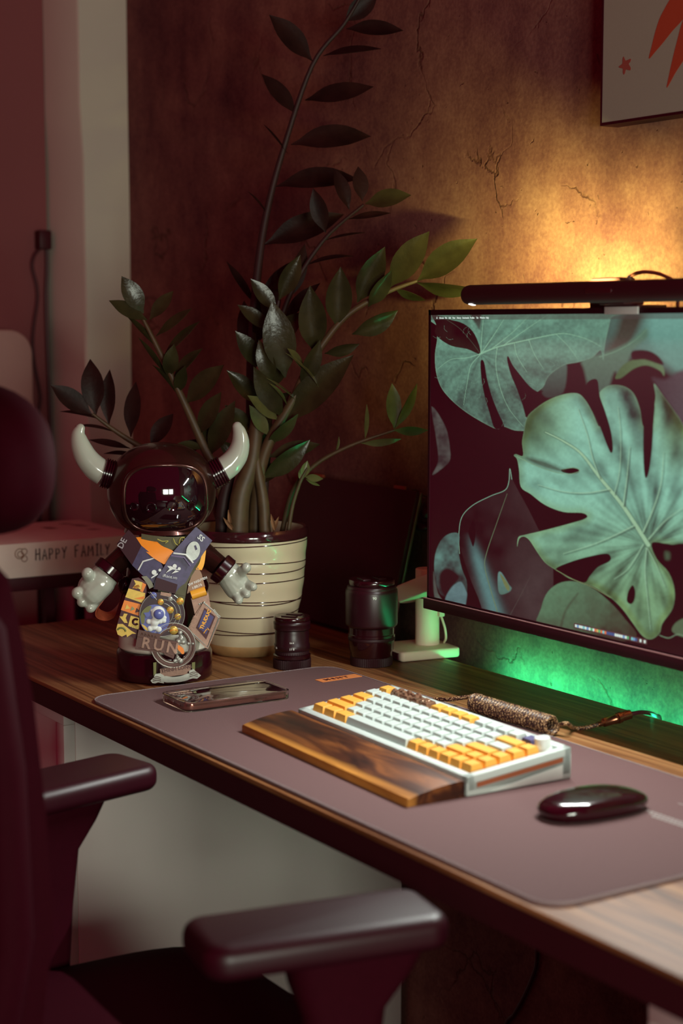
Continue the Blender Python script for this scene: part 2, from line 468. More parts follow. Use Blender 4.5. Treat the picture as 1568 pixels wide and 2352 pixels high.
# single stitches along the front and left edges
sv = []
per = rrect(mw - 0.004, mh - 0.004, 0.029, 10)
for i in range(len(per)):
    a, b = Vector((*per[i], 0)), Vector((*per[(i + 1) % len(per)], 0))
    L_ = (b - a).length; n = max(1, int(L_ / 0.004))
    for k in range(n):
        p, q = a.lerp(b, (k + 0.15) / n), a.lerp(b, (k + 0.85) / n)
        sv.append(tube([(p.x, p.y, MZ + 0.0002), ((p.x + q.x) / 2, (p.y + q.y) / 2, MZ + 0.0006), (q.x, q.y, MZ + 0.0002)], 0.0004, 4))
tag(part('stitches', join(*sv), M_STITCH, mat_t), kind='stuff')
M_TAG = mat('orange_tag', (0.80, 0.27, 0.08), 0.7, var=0.05)
c = [at_z(x, y, DESK + MZ) for x, y in ((721.5, 1561.5), (740, 1568.5), (833.5, 1555.5), (814.5, 1547))]
o_tag = sum(c, Vector()) / 4
tux = ((c[3] - c[0]) + (c[2] - c[1])).normalized()
tuy = Vector((-tux.y, tux.x, 0))
tl, tw = (c[2] - c[1]).length, (c[1] - c[0]).length * 0.85
tagp = part('tag', prism(rrect(tl, tw, 0.001, 2), o_tag, tux, tuy, 0.0006), M_TAG, mat_t, True, label='orange tag lettered MSNT')
part('tag_lettering', text_geo('MSNT', tw * 0.62, o_tag - tux * tl * 0.36 - tuy * tw * 0.2 + Vector((0, 0, 0.0006)), tux, tuy, 0.0002, bold=0.0006, space=1.45), mat('tag_ink', (0.08, 0.01, 0.012), 0.8), tagp, True)
# pale print at the right: rows of key-like marks
M_PRINT = mat('mat_print', (0.36, 0.33, 0.31), 0.8)
pr = []
for r, row in enumerate(((1488, 1862, 14), (1494, 1869, 12), (1500, 1876, 10))):
    for k in range(row[2]):
        p = at_z(row[0] + 9.5 * k, row[1] - 0.2 * r + 3.2 * k, DESK + MZ)
        if p.x > mx1 - 0.03: continue
        pr.append(prism(rrect(0.0040, 0.0030, 0.0008, 2), p, (1, 0, 0), (0, 1, 0), 0.00015))
if pr: tag(part('printed_marks', join(*pr), M_PRINT, mat_t, True), kind='stuff')
pr = at_z(1556, 1845, DESK + MZ)
part('printed_line', box(pr.x, pr.x + 0.05, pr.y, pr.y + 0.0012, DESK + MZ, DESK + MZ + 0.00015), M_PRINT, mat_t, True)
MATZ = DESK + MZ + 0.0002
# ================================================================== keyboard
KROT = math.radians(-2.1)
kb0 = Vector((-1.3062, 0.993, MATZ))             # front right lower corner of the case
KL, KD, HF, HB = 0.352, 0.134, 0.0205, 0.0345
kb = thing('mechanical_keyboard', 'white mechanical keyboard with white and orange keycaps and a knob', 'keyboard', kb0, KROT)
def kz(y): return HF + (HB - HF) * y / KD        # sloped top of the case
def wedge(x0, x1, y0, y1, z0f, topoff=0.0, bev=0.002):
    bm = bmesh.new(); bmesh.ops.create_cube(bm, size=1)
    for v in bm.verts:
        y = y0 if v.co.y < 0 else y1
        v.co = Vector((x0 if v.co.x < 0 else x1, y, (kz(y) + topoff) if v.co.z > 0 else z0f(y)))
    if bev: bmesh.ops.bevel(bm, geom=bm.edges[:], offset=bev, segments=2, affect='EDGES', profile=0.5)
    return from_bm(bm)
BORD = 0.0105
# case = tray: floor plus four rims, so that the keys sit in a well
case = join(wedge(-KL, 0, 0, KD, lambda y: 0.0, -0.006, 0.0015),
            wedge(-KL, -KL + BORD, 0, KD, lambda y: 0.004), wedge(-BORD, 0, 0, KD, lambda y: 0.004),
            wedge(-KL, 0, 0, BORD, lambda y: 0.004), wedge(-KL, 0, KD - BORD, KD, lambda y: 0.004))
case_o = part('case', case, M_WPLASTIC, kb)
M_COPPER = mat('copper_inlay', (0.42, 0.13, 0.06), 0.4, metal=0.3)
def side_strip():
    V = []
    for x in (0.0002, 0.0009):
        for y, o in ((0.012, -0.0135), (KD - 0.012, -0.0135), (KD - 0.012, -0.0085), (0.012, -0.0085)):
            V.append(Vector((x, y, kz(y) + o)))
    return V, [(3, 2, 1, 0), (4, 5, 6, 7), (0, 1, 5, 4), (1, 2, 6, 5), (2, 3, 7, 6), (3, 0, 4, 7)]
part('side_inlay', side_strip(), M_COPPER, case_o, label='brown inlay strip on the case side')
V = []
for x in (0.0, 0.0006):
    for y, z in ((0.03, 0.0018), (KD - 0.012, 0.0018), (KD - 0.012, 0.0165)):
        V.append(Vector((x, y, z)))
part('side_wedge', (V, [(2, 1, 0), (3, 4, 5), (0, 1, 4, 3), (1, 2, 5, 4), (2, 0, 3, 5)]), mat('white_plastic_side', (0.70, 0.74, 0.70), 0.5), case_o)
U = (KL - 2 * BORD - 0.002) / 16.0
UD = (KD - 2 * BORD - 0.003) / 6.12
slope = math.atan((HB - HF) / KD)
keymesh = {}
def keycap_mesh(w):
    if w not in keymesh:
        bw, bd, tw, td, h = w * U - 0.0012, UD - 0.0012, w * U - 0.0062, UD - 0.0062, 0.0098
        V = []
        for (ww, dd, z, dy) in ((bw, bd, 0, 0), (tw + 0.0012, td + 0.0012, h - 0.0008, 0.0008), (tw, td, h, 0.0008)):
            for sx, sy in ((-1, -1), (1, -1), (1, 1), (-1, 1)):
                V.append(Vector((sx * ww / 2, sy * dd / 2 + dy, z)))
        F = [(3, 2, 1, 0), (8, 9, 10, 11)]
        for a in (0, 4):
            for k in range(4): F.append((a + k, a + (k + 1) % 4, a + 4 + (k + 1) % 4, a + 4 + k))
        keymesh[w] = mesh('keycap', (V, F), 25)
    return keymesh[w]
def resin_mesh(seed):
    r = random.Random(seed); gs = [xf((list(keycap_src[0]), keycap_src[1]), Matrix.Identity(4))]
    for _ in range(7):
        a = ellipsoid((r.uniform(-.006, .006), r.uniform(-.005, .005), 0.008 + r.uniform(0, .004)), r.uniform(.002, .004), r.uniform(.002, .0035), r.uniform(.002, .004), 7, 5)
        gs.append(a)
    return join(*gs)
_m = keycap_mesh(1.0); keycap_src = ([v.co.copy() for v in _m.vertices], [tuple(p.vertices) for p in _m.polygons])
M_RESIN = mat('smoky_resin', (0.30, 0.16, 0.10), 0.15, metal=0.35, var=0.5, scale=300, coat=0.6)
keycols = {'w': M_WPLASTIC, 'o': M_ORKEY, 'n': M_NAVY, 'r': M_RESIN}
rows = [
    [(1.25, 'o')] * 3 + [(6.25, 'w')] + [(1, 'o')] * 3 + [(1, 'o')] * 3,
    [(2.25, 'o')] + [(1, 'w')] * 10 + [(1.75, 'o'), (1, 'o'), (1, 'o')],
    [(1.75, 'o')] + [(1, 'w')] * 11 + [(2.25, 'o'), (1, 'o')],
    [(1.5, 'o')] + [(1, 'w')] * 12 + [(1.5, 'w'), (1, 'o')],
    [(1, 'w')] + [(1, 'w')] * 12 + [(2, 'o'), (1, 'o')],
    [(1, 'o'), (.25, '')] + [(1, 'r')] * 4 + [(.25, '')] + [(1, 'o')] * 4 + [(.25, '')] + [(1, 'w')] * 4 + [(.25, ''), (1, 'n'), (1, 'k')],
]
seed = 3
for r, row in enumerate(rows):
    x = -KL + BORD + 0.001
    y = BORD + 0.002 + UD * (r + 0.5) + (UD * 0.1 if r == 5 else 0)
    for w, c in row:
        xc = x + w * U / 2; x += w * U
        if c == '': continue
        if c == 'k':
            kn = part('knob', xf(lathe([(0, 0.015), (0.0078, 0.015), (0.0084, 0.0143), (0.0088, 0.004), (0.0098, 0.0035), (0.0098, 0.0), (0, 0)][::-1], 36),
                       Matrix.Translation((xc, y, kz(y) - 0.0045)) @ Matrix.Rotation(slope, 4, 'X')), mat('knob_white', (0.74, 0.78, 0.74), 0.35), kb, label='round white volume knob')
            continue
        if c == 'r':
            seed += 1
            o = bpy.data.objects.new('keycap', mesh('resin_keycap', resin_mesh(seed), 30))
            o['label'] = 'smoky resin keycap with rough top'
        else:
            o = bpy.data.objects.new('keycap', keycap_mesh(w).copy() if False else keycap_mesh(w))
        COL.objects.link(o); o.parent = kb
        if not o.data.materials: o.data.materials.append(None)
        o.material_slots[0].link = 'OBJECT'; o.material_slots[0].material = keycols[c]
        o.location = (xc, y, kz(y) - 0.0045); o.rotation_euler = (slope, 0, 0)

# ================================================================== wrist rest
wr0 = kb0 + Matrix.Rotation(KROT, 3, 'Z') @ Vector((0.0, -0.0725, 0))
wl = KL + 0.006
def rest():
    prof = [(0.0, 0.0), (0.0705, 0.0), (0.0705, 0.0165), (0.066, 0.0182), (0.052, 0.0176), (0.035, 0.0158), (0.018, 0.0128), (0.006, 0.0098), (0.0015, 0.0085), (0, 0.006)]
    n = len(prof); V = []; xs = [-wl, -wl + 0.0015, -0.0015, 0.0]
    for i, x in enumerate(xs):
        k = 0.0008 if i in (0, 3) else 0
        for y, z in prof: V.append(Vector((x, min(max(y, k), 0.0705 - k), max(min(z, z - k), 0) if z > 0 else 0)))
    F = [tuple(range(n)), tuple(3 * n + k for k in range(n - 1, -1, -1))]
    for i in range(3):
        for k in range(n):
            k2 = (k + 1) % n
            F.append((i * n + k, (i + 1) * n + k, (i + 1) * n + k2, i * n + k2))
    return V, F
solo('wrist_rest', rest(), M_REST, 'dark walnut wrist rest with an orange sapwood streak, in front of the keyboard', 'wrist rest', wr0, KROT)

# ================================================================== coiled cable
def braid(name, dark, light):
    m, nt, b, N, L = nodes_of(name)
    tc = N('TexCoord'); v = N('TexVoronoi'); v.inputs['Scale'].default_value = 850; L(tc.outputs['Object'], v.inputs['Vector'])
    rp = ramp(nt, [(0.0, dark), (0.64, dark), (0.68, light), (1.0, light)])
    sp = N('SeparateColor'); L(v.outputs['Color'], sp.inputs['Color']); L(sp.outputs[0], rp.inputs['Fac'])
    L(rp.outputs['Color'], b.inputs['Base Color']); b.inputs['Roughness'].default_value = 0.45
    return m
M_BRAID = braid('gold_black_braid', (0.035, 0.008, 0.007), (0.45, 0.27, 0.13))
cab = thing('coiled_cable', 'black and gold braided coiled cable with a metal connector, behind the keyboard', 'cable', at_z(1170, 1680))
ca, cb = at_z(1088, 1637), at_z(1268, 1692)
cr_, tr_ = 0.0098, 0.0027
ca.z = cb.z = DESK + cr_ + tr_ + 0.0003
ax = (cb - ca).normalized(); e1 = Vector((-ax.y, ax.x, 0)).normalized(); e2 = Vector((0, 0, 1))
turns = int((cb - ca).length / 0.0049)
hel = []
for i in range(turns * 14 + 1):
    a = 2 * math.pi * i / 14
    hel.append(ca.lerp(cb, i / (turns * 14)) + (e1 * math.cos(a) + e2 * math.sin(a)) * cr_)
part('coil', tube(hel, tr_, 7), M_BRAID, cab, True)
kback = kb0 + Matrix.Rotation(KROT, 3, 'Z') @ Vector((-0.115, KD + 0.001, 0.008))
lead = spline([kback, kback + Vector((0.004, 0.02, 0.004)), at_z(1000, 1616, DESK + 0.006), at_z(1040, 1606, DESK + 0.012), hel[0] + Vector((-.004, .004, .006)), hel[0]], 8)
part('lead', tube(lead, 0.0027, 8), M_BRAID, cab, True)
q0, q1 = at_y(1372, 1664, 1.300), at_y(1448, 1640, 1.345)
lead2 = spline([hel[-1], hel[-1] + Vector((0.010, 0.004, 0.003)), at_y(1318, 1672, 1.275), at_y(1348, 1671, 1.288), q0], 8)
part('lead', tube(lead2, 0.0027, 8), M_BRAID, cab, True)
M_CONN = mat('gunmetal', (0.32, 0.13, 0.07), 0.22, metal=0.9)
dq = (q1 - q0)
def along(prof):
    fr = frames([q0, q1]); p, t, a, b = fr[0]
    Mx = Matrix(((a.x, b.x, t.x, p.x), (a.y, b.y, t.y, p.y), (a.z, b.z, t.z, p.z), (0, 0, 0, 1)))
    return xf(lathe([(r, z * dq.length) for r, z in prof], 24), Mx)
part('connector', along([(0, 0), (.003, 0), (.0036, .05), (.0036, .14), (.0055, .17), (.0055, .48), (.0062, .5), (.0062, .56), (.0048, .58), (.0068, .6), (.0068, .70), (.0055, .72), (.0058, .78), (.0058, .98), (.003, 1), (0, 1)]), M_CONN, cab, True, label='aviator-style metal connector')
tail = spline([q1, at_y(1470, 1636, 1.36), at_y(1492, 1638, 1.385), at_y(1506, 1644, 1.435), Vector((-1.516, 1.4595, 0.728)), Vector((-1.516, 1.4595, 0.68)), Vector((-1.516, 1.4595, 0.5)), Vector((-1.516, 1.4595, 0.28)), Vector((-1.516, 1.452, 0.1)), Vector((-1.516, 1.44, 0.004))], 8)
part('tail', tube(tail, 0.0026, 8), M_RUBBERC, cab, True)

# ================================================================== mouse
ms = thing('computer_mouse', 'low glossy black computer mouse on the right of the desk mat', 'mouse', (-1.198, 1.066, MATZ), math.radians(-4))
def mouse_shell(wid, ln, hmax, z0, bot=False):
    V, F = [], []; nu, nv = 28, 20
    def edge(a):
        c, s = math.cos(a), math.sin(a); p = 2.6
        k = (abs(c) ** p + abs(s) ** p) ** (-1 / p)
        return c * k * wid / 2, s * k * ln / 2
    V.append(Vector((0, 0, 0)))
    for j in range(1, nv + 1):
        rr = math.sin(math.pi / 2 * j / nv)
        for i in range(nu):
            x, y = edge(2 * math.pi * i / nu); x *= rr; y *= rr
            V.append(Vector((x, y, 0)))
    for v in V:
        u = v.x / (wid / 2); w = v.y / (ln / 2)
        arch = 1 - abs(w) ** 2.2 * 0.62
        e = (abs(u) ** 2.6 + abs(w) ** 2.6) ** (1 / 2.6)
        v.z = z0 + (hmax - z0) * arch * (1 - 0.30 * u * u) * (max(0, 1 - e ** 14) ** 0.5)
    for i in range(nu): F.append((0, 1 + i, 1 + (i + 1) % nu))
    for j in range(nv - 1):
        for i in range(nu):
            i2 = (i + 1) % nu; a = 1 + j * nu
            F.append((a + i, a + nu + i, a + nu + i2, a + i2))
    last = 1 + (nv - 1) * nu; n0 = len(V)
    for i in range(nu):
        v = V[last + i]; V.append(Vector((v.x * 0.9, v.y * 0.95, 0.0015)))
    for i in range(nu):
        i2 = (i + 1) % nu
        F.append((last + i, n0 + i, n0 + i2, last + i2))
    F.append(tuple(n0 + i for i in range(nu - 1, -1, -1)))
    return V, F
part('shell', mouse_shell(0.062, 0.122, 0.0225, 0.008), mat('mouse_gloss', (0.025, 0.002, 0.005), 0.14, coat=0.7), ms, sharp=60)
part('skid', box(-0.018, -0.014, -0.045, 0.045, 0, 0.002), M_BLACK, ms)
part('skid', box(0.014, 0.018, -0.045, 0.045, 0, 0.002), M_BLACK, ms)

# ================================================================== phone in a clear case
PW, PL, PH = 0.0775, 0.150, 0.0118
phone = thing('smartphone', 'smartphone lying face up in a clear case on the desk mat', 'phone', (-1.822, 0.9985, MATZ), math.radians(-1.5))
def rslab(w, l, r, z0, z1, bev, k=6, seg=3):
    q = [(bev * (1 - math.sin(math.pi / 2 * i / seg)), bev * (1 - math.cos(math.pi / 2 * i / seg))) for i in range(seg + 1)]
    rings = [(a, z0 + b) for a, b in q] + [(a, z1 - b) for a, b in q[::-1]]
    V, F = [], []; n = 4 * (k + 1)
    for ins, z in rings:
        for x, y in rrect(w - 2 * ins, l - 2 * ins, max(r - ins, 0.0005), k): V.append(Vector((x, y, z)))
    for a in range(len(rings) - 1):
        for i in range(n):
            i2 = (i + 1) % n; F.append((a * n + i, a * n + i2, (a + 1) * n + i2, (a + 1) * n + i))
    F.append(tuple(range(n - 1, -1, -1))); F.append(tuple((len(rings) - 1) * n + i for i in range(n)))
    return V, F
body = part('body', rslab(PW - 0.006, PL - 0.006, 0.010, 0.0022, 0.0102, 0.0008), mat('phone_frame', (0.42, 0.20, 0.16), 0.16, metal=0.85), phone)
part('screen', rslab(PW - 0.0072, PL - 0.0072, 0.0095, 0.0102, 0.0106, 0.0001), mat('phone_glass', (0.02, 0.004, 0.006), 0.03, coat=1.0, spec=0.9), body)
M_CLEAR = mat('clear_case', (0.95, 0.93, 0.90), 0.06, var=0.02, trans=1.0, ior=1.46)
def case_ring():
    V, F = [], []; k = 6; n = 4 * (k + 1)
    sec = [(0.0, 0.0012), (0.0008, 0.0), (0.0014, 0.0), (0.0014, 0.002), (0.0022, 0.0025), (0.0022, 0.0105), (0.0030, 0.0108), (0.0030, 0.0118), (0.0012, 0.0120), (0.0, 0.0112)]
    for ins, z in sec:
        for x, y in rrect(PW - 2 * ins, PL - 2 * ins, 0.0115 - ins, k): V.append(Vector((x, y, z)))
    m = len(sec)
    for a in range(m):
        b2 = (a + 1) % m
        for i in range(n):
            i2 = (i + 1) % n; F.append((a * n + i, b2 * n + i, b2 * n + i2, a * n + i2))
    return V, F
pc = part('clear_case', case_ring(), M_CLEAR, phone, label='clear plastic bumper case')
part('side_button', box(PW / 2 - 0.0004, PW / 2 + 0.0007, 0.022, 0.038, 0.0045, 0.0085, 0.0003), M_CLEAR, pc)
for k, yy in enumerate((-0.018, 0.0, 0.018)):
    part('port_cutout', box(yy - 0.004, yy + 0.004, -PL / 2 - 0.0004, -PL / 2 + 0.0002, 0.0045, 0.0085, 0.0001), M_CLEAR, pc)
for dy in (0.010, -0.002):
    part('side_button', box(-PW / 2 - 0.0007, -PW / 2 + 0.0004, dy + 0.02, dy + 0.028, 0.0045, 0.0085, 0.0003), M_CLEAR, pc)

# ================================================================== two camera lenses
M_LENS = mat('lens_black', (0.022, 0.002, 0.005), 0.36, spec=0.6)
M_LENSR = mat('lens_rubber', (0.024, 0.002, 0.005), 0.55)
M_LENSG = mat('lens_gloss', (0.022, 0.002, 0.004), 0.18, coat=0.4)
M_INK = mat('white_ink', (0.7, 0.7, 0.66), 0.6)
def ribbed(r0, r1, z0, z1, n=60, d=0.0006):
    """knurled grip ring"""
    V, F = [], []
    for z, s in ((z0, r0), (z0 + 0.0005, r0 + d), (z1 - 0.0005, r1 + d), (z1, r1)):
        for i in range(2 * n):
            a = math.pi * i / n; rr = s - (d * 1.4 if i % 2 else 0)
            V.append(Vector((rr * math.cos(a), rr * math.sin(a), z)))
    m = 2 * n
    for j in range(3):
        for i in range(m):
            i2 = (i + 1) % m; F.append((j * m + i, j * m + i2, (j + 1) * m + i2, (j + 1) * m + i))
    F.append(tuple(range(m - 1, -1, -1))); F.append(tuple(3 * m + i for i in range(m)))
    return V, F
def cyl(prof, n=56): return lathe([(0, prof[0][1])] + prof + [(0, prof[-1][1])], n)
VIEW = math.atan2(-FWD.y, -FWD.x)        # direction towards the camera
def on_barrel(r, ang, z, s, size):
    a = VIEW + ang; p = Vector((r * math.cos(a), r * math.sin(a), z)); ux = Vector((-math.sin(a), math.cos(a), 0))
    return text_geo(s, size, p + Vector((math.cos(a), math.sin(a), 0)) * 0.0002, ux, (0, 0, 1), 0.0002, 'CENTER', bold=0.0001)
LA = thing('camera_lens', 'shorter black camera lens standing beside the cream plant pot', 'lens', (-1.9655, 1.1835, DESK + 0.0002), 0, 'camera lenses standing on the desk')
part('rear_cap', ribbed(0.0262, 0.0262, 0, 0.013), M_LENSR, LA)
part('mount_ring', cyl([(0.0245, 0.013), (0.0262, 0.0145), (0.0262, 0.0185), (0.0238, 0.020)]), M_LENSG, LA)
part('aperture_ring', ribbed(0.0238, 0.0235, 0.020, 0.0255, 50, 0.0004), M_LENSR, LA)
bl = part('barrel', cyl([(0.0245, 0.0255), (0.0252, 0.0265), (0.0252, 0.0335), (0.0240, 0.035), (0.0240, 0.050), (0.0235, 0.054)]), M_LENS, LA)
part('scale_marks', join(on_barrel(0.0252, 0.02, 0.0285, '11 8', 0.004), on_barrel(0.0252, -1.0, 0.0285, '16', 0.004), on_barrel(0.0240, 0.02, 0.0375, '5.6 8', 0.003)), M_INK, bl)
part('focus_ring', cyl([(0.0240, 0.054), (0.0258, 0.0555), (0.0258, 0.0615), (0.0262, 0.062), (0.0262, 0.065), (0.0252, 0.0665)]), M_LENS, LA)
lc = part('front_cap', cyl([(0.0248, 0.0665), (0.0256, 0.0675), (0.0256, 0.072), (0.0246, 0.0732)]), M_LENSG, LA)
for s in (-1, 1):
    part('cap_grip', xf(box(-0.011, 0.011, 0.009 * s - 0.0045, 0.009 * s + 0.0045, 0.0732, 0.0744, 0.0005), Matrix.Rotation(VIEW + 1.2, 4, 'Z')), M_LENS, lc)
LB = thing('camera_lens', 'taller black camera lens standing beside the white stand', 'lens', (-1.9215, 1.2885, DESK + 0.0002), 0, 'camera lenses standing on the desk')
part('rear_cap', ribbed(0.0295, 0.0295, 0, 0.0125, 64), M_LENSR, LB)
part('mount_ring', cyl([(0.0290, 0.0125), (0.0302, 0.014), (0.0302, 0.019), (0.0318, 0.022), (0.0330, 0.036)]), M_LENSG, LB)
part('control_ring', ribbed(0.0330, 0.0330, 0.036, 0.0405, 70, 0.0004), M_LENSR, LB)
part('lower_barrel', cyl([(0.0330, 0.0405), (0.0337, 0.0412), (0.0337, 0.0445), (0.0325, 0.0455), (0.0325, 0.0545)]), M_LENSG, LB)
bb = part('barrel', cyl([(0.0325, 0.0545), (0.0365, 0.0575), (0.0372, 0.060), (0.0372, 0.104), (0.0365, 0.108), (0.0350, 0.1095), (0.0350, 0.1115), (0.0335, 0.1135), (0.0315, 0.1145)]), M_LENS, LB)
part('scale_mark', on_barrel(0.0372, 0.10, 0.0985, '90', 0.0055), M_INK, bb)
lc = part('front_cap', cyl([(0.0318, 0.1145), (0.0326, 0.1155), (0.0326, 0.121), (0.0316, 0.1224)]), M_LENSG, LB)
for s in (-1, 1):
    part('cap_grip', xf(box(-0.012, 0.012, 0.012 * s - 0.006, 0.012 * s + 0.006, 0.1224, 0.1236, 0.0006), Matrix.Rotation(VIEW + 0.4, 4, 'Z')), M_LENS, lc)
# ================================================================== monitor
MY = 1.270
MX0, MX1 = -1.7605, -1.0435
MZT, MZB = 1.2487, 0.8695            # top edge, lower edge of the picture frame
CHB = 0.8555
mon = thing('monitor', 'large black flat monitor showing a green monstera leaf wallpaper', 'monitor', ((MX0 + MX1) / 2, MY + 0.03, CHB))
M_BEZ = mat('bezel_black', (0.026, 0.001, 0.005), 0.55, spec=0.25)
part('back_shell', join(box(MX0, MX1, MY + 0.002, MY + 0.024, CHB + 0.004, MZT, 0.002), box(MX0 + 0.12, MX1 - 0.12, MY + 0.024, MY + 0.05, CHB + 0.05, MZT - 0.06, 0.006)), M_BLACK, mon, True)
part('chin', box(MX0 - 0.0035, MX1 + 0.0035, MY - 0.005, MY + 0.022, CHB, MZB, 0.0012), M_BEZ, mon, True)
part('chin_trim', box(MX0 - 0.003, MX1 + 0.003, MY - 0.0055, MY - 0.003, MZB, MZB + 0.0009), mat('chin_trim', (0.40, 0.20, 0.20), 0.3, metal=0.4), mon, True)
BZ = 0.0042
SX0, SX1, SZ0, SZ1 = MX0 + BZ, MX1 - BZ, MZB + 0.003, MZT - 0.0068
part('bezel', join(box(MX0, SX0, MY - 0.001, MY + 0.004, MZB, MZT), box(SX1, MX1, MY - 0.001, MY + 0.004, MZB, MZT),
                   box(MX0, MX1, MY - 0.001, MY + 0.004, SZ1, MZT), box(MX0, MX1, MY - 0.001, MY + 0.004, MZB, SZ0)), M_BEZ, mon, True)

# ---- the picture on the screen, painted into the screen's own emission colours
def project(X, Z, Y):
    P = np.stack([X - CAM[0], np.full_like(X, Y) - CAM[1], Z - CAM[2]], -1) @ RC
    return 784 + FPX * P[..., 0] / P[..., 2], 1176 + FPX * P[..., 1] / P[..., 2]
def wallpaper():
    xs = np.concatenate([np.linspace(SX0, SX0 + 0.505, 560), np.linspace(SX0 + 0.505, SX1, 60)[1:]])
    zs = np.linspace(SZ1, SZ0, 640)
    X, Zg = np.meshgrid(xs, zs)
    px, py = project(X, Zg, MY)
    cxx, cyy = (px - 960) * 2.4, (py - 580) * 2.4           # sketch coordinates
    img = np.zeros(X.shape + (3,)); img[:] = lin((46, 4, 14))
    rng = np.random.default_rng(5)
    def nz(s, seed, oct=3):
        out = np.zeros(X.shape); amp = 1
        r = np.random.default_rng(seed)
        for o in range(oct):
            g = r.random((64, 64)); u = (cxx / s * 2 ** o) % 63; v = (cyy / s * 2 ** o) % 63
            i, j = u.astype(int), v.astype(int); fu, fv = u - i, v - j
            fu = fu * fu * (3 - 2 * fu); fv = fv * fv * (3 - 2 * fv)
            out += amp * (g[j, i] * (1 - fu) * (1 - fv) + g[j, i + 1] * fu * (1 - fv) + g[j + 1, i] * (1 - fu) * fv + g[j + 1, i + 1] * fu * fv)
            amp *= 0.5
        return out / (2 - 0.5 ** (oct - 1))
    def segd(p, q, x, y):
        dx, dy = q[0] - p[0], q[1] - p[1]
        t = np.clip(((x - p[0]) * dx + (y - p[1]) * dy) / (dx * dx + dy * dy + 1e-9), 0, 1)
        return (x - p[0] - t * dx) ** 2 + (y - p[1] - t * dy) ** 2, t
    def sdf(pts, x, y):
        d2 = np.full(x.shape, 1e12); ins = np.zeros(x.shape, bool)
        for p, q in zip(pts, pts[1:] + pts[:1]):
            d, _ = segd(p, q, x, y); d2 = np.minimum(d2, d)
            c = ((p[1] > y) != (q[1] > y)) & (x < (q[0] - p[0]) * (y - p[1]) / (q[1] - p[1] + 1e-12) + p[0])
            ins ^= c
        d = np.sqrt(d2); return np.where(ins, -d, d)
    def region(pts, pad):
        a = np.array(pts); m = (cxx > a[:, 0].min() - pad) & (cxx < a[:, 0].max() + pad) & (cyy > a[:, 1].min() - pad) & (cyy < a[:, 1].max() + pad)
        return m
    def fill(pts, fn, soft=1.6, smooth=True, alpha=1.0):
        pts = [(p[0], p[1]) for p in (spline([(x, y, 0) for x, y in pts], 4, True) if smooth else [Vector((x, y, 0)) for x, y in pts])]
        m = region(pts, soft * 2 + 2)
        if not m.any(): return
        x, y = cxx[m], cyy[m]; d = sdf(pts, x, y)
        a = np.clip(0.5 - d / (2 * soft), 0, 1)[:, None] * alpha
        img[m] = img[m] * (1 - a) + fn(x, y, -d, m) * a
    def stroke(pts, w0, w1, col, soft=1.5, alpha=1.0):
        pts = [(p.x, p.y) for p in spline([(x, y, 0) for x, y in pts], 6)]
        m = region(pts, max(w0, w1) + 4); x, y = cxx[m], cyy[m]
        a = np.zeros(x.shape); n = len(pts) - 1
        for i in range(n):
            d, t = segd(pts[i], pts[i + 1], x, y)
            w = w0 + (w1 - w0) * (i + t) / n
            a = np.maximum(a, np.clip((w / 2 - np.sqrt(d)) / soft + 0.5, 0, 1))
        a = a[:, None] * alpha
        img[m] = img[m] * (1 - a) + np.array(lin(col)) * a
    def ln(*c): return np.array([lin(k) for k in c])
    def grad(c0, c1, t):
        t = np.clip(t, 0, 1)[:, None]; return np.array(lin(c0)) * (1 - t) + np.array(lin(c1)) * t
    N1, N2, N3 = nz(60, 1), nz(14, 2), nz(220, 3)
    # soft background
    fill([(1000, 330), (1480, 320), (1480, 660), (1330, 610), (1180, 560), (1050, 600), (960, 560)], lambda x, y, d, m: grad((78, 92, 84), (112, 160, 146), (x - 1000) / 420), 40)
    fill([(1130, 340), (1230, 340), (1210, 430), (1130, 560), (1040, 560), (1090, 440)], lambda x, y, d, m: grad((70, 60, 52), (84, 80, 70), (y - 340) / 200), 22)
    fill([(1290, 330), (1480, 330), (1480, 640), (1380, 590), (1290, 500)], lambda x, y, d, m: grad((120, 172, 158), (104, 152, 138), (y - 350) / 260), 26)
    fill([(690, 690), (720, 640), (800, 612), (820, 640), (800, 770), (720, 800), (680, 770)], lambda x, y, d, m: grad((82, 106, 94), (60, 62, 58), (y - 620) / 160), 6)
    fill([(900, 600), (960, 570), (1010, 560), (1150, 500), (1250, 420), (1260, 470), (1180, 540), (1150, 640), (1110, 690), (1080, 660), (1040, 800), (1010, 960), (950, 800), (915, 650)], lambda x, y, d, m: grad((96, 128, 108), (66, 74, 68), (y - 520) / 380), 10)
    fill([(1085, 690), (1130, 620), (1200, 588), (1290, 590), (1350, 630), (1355, 680), (1330, 650), (1260, 622), (1190, 640), (1120, 690)], lambda x, y, d, m: grad((74, 100, 62), (100, 130, 92), (x - 1080) / 270), 4)
    stroke([(1000, 575), (1100, 540), (1200, 480), (1260, 420)], 7, 3, (120, 158, 130), 3, 0.7)
    fill([(1180, 545), (1260, 540), (1320, 570), (1350, 620), (1250, 590), (1185, 590)], lambda x, y, d, m: ln((48, 6, 16)).repeat(len(x), 0), 5)
    fill([(1290, 690), (1360, 700), (1480, 660), (1480, 980), (1400, 860), (1330, 760)], lambda x, y, d, m: grad((66, 50, 56), (84, 74, 78), (x - 1290) / 180), 12)
    fill([(75, 850), (150, 960), (175, 1080), (172, 1150), (120, 1200), (78, 1225), (110, 1150), (100, 1030)], lambda x, y, d, m: grad((60, 44, 46), (104, 104, 98), (N1[m] - 0.3) * 1.6), 4)
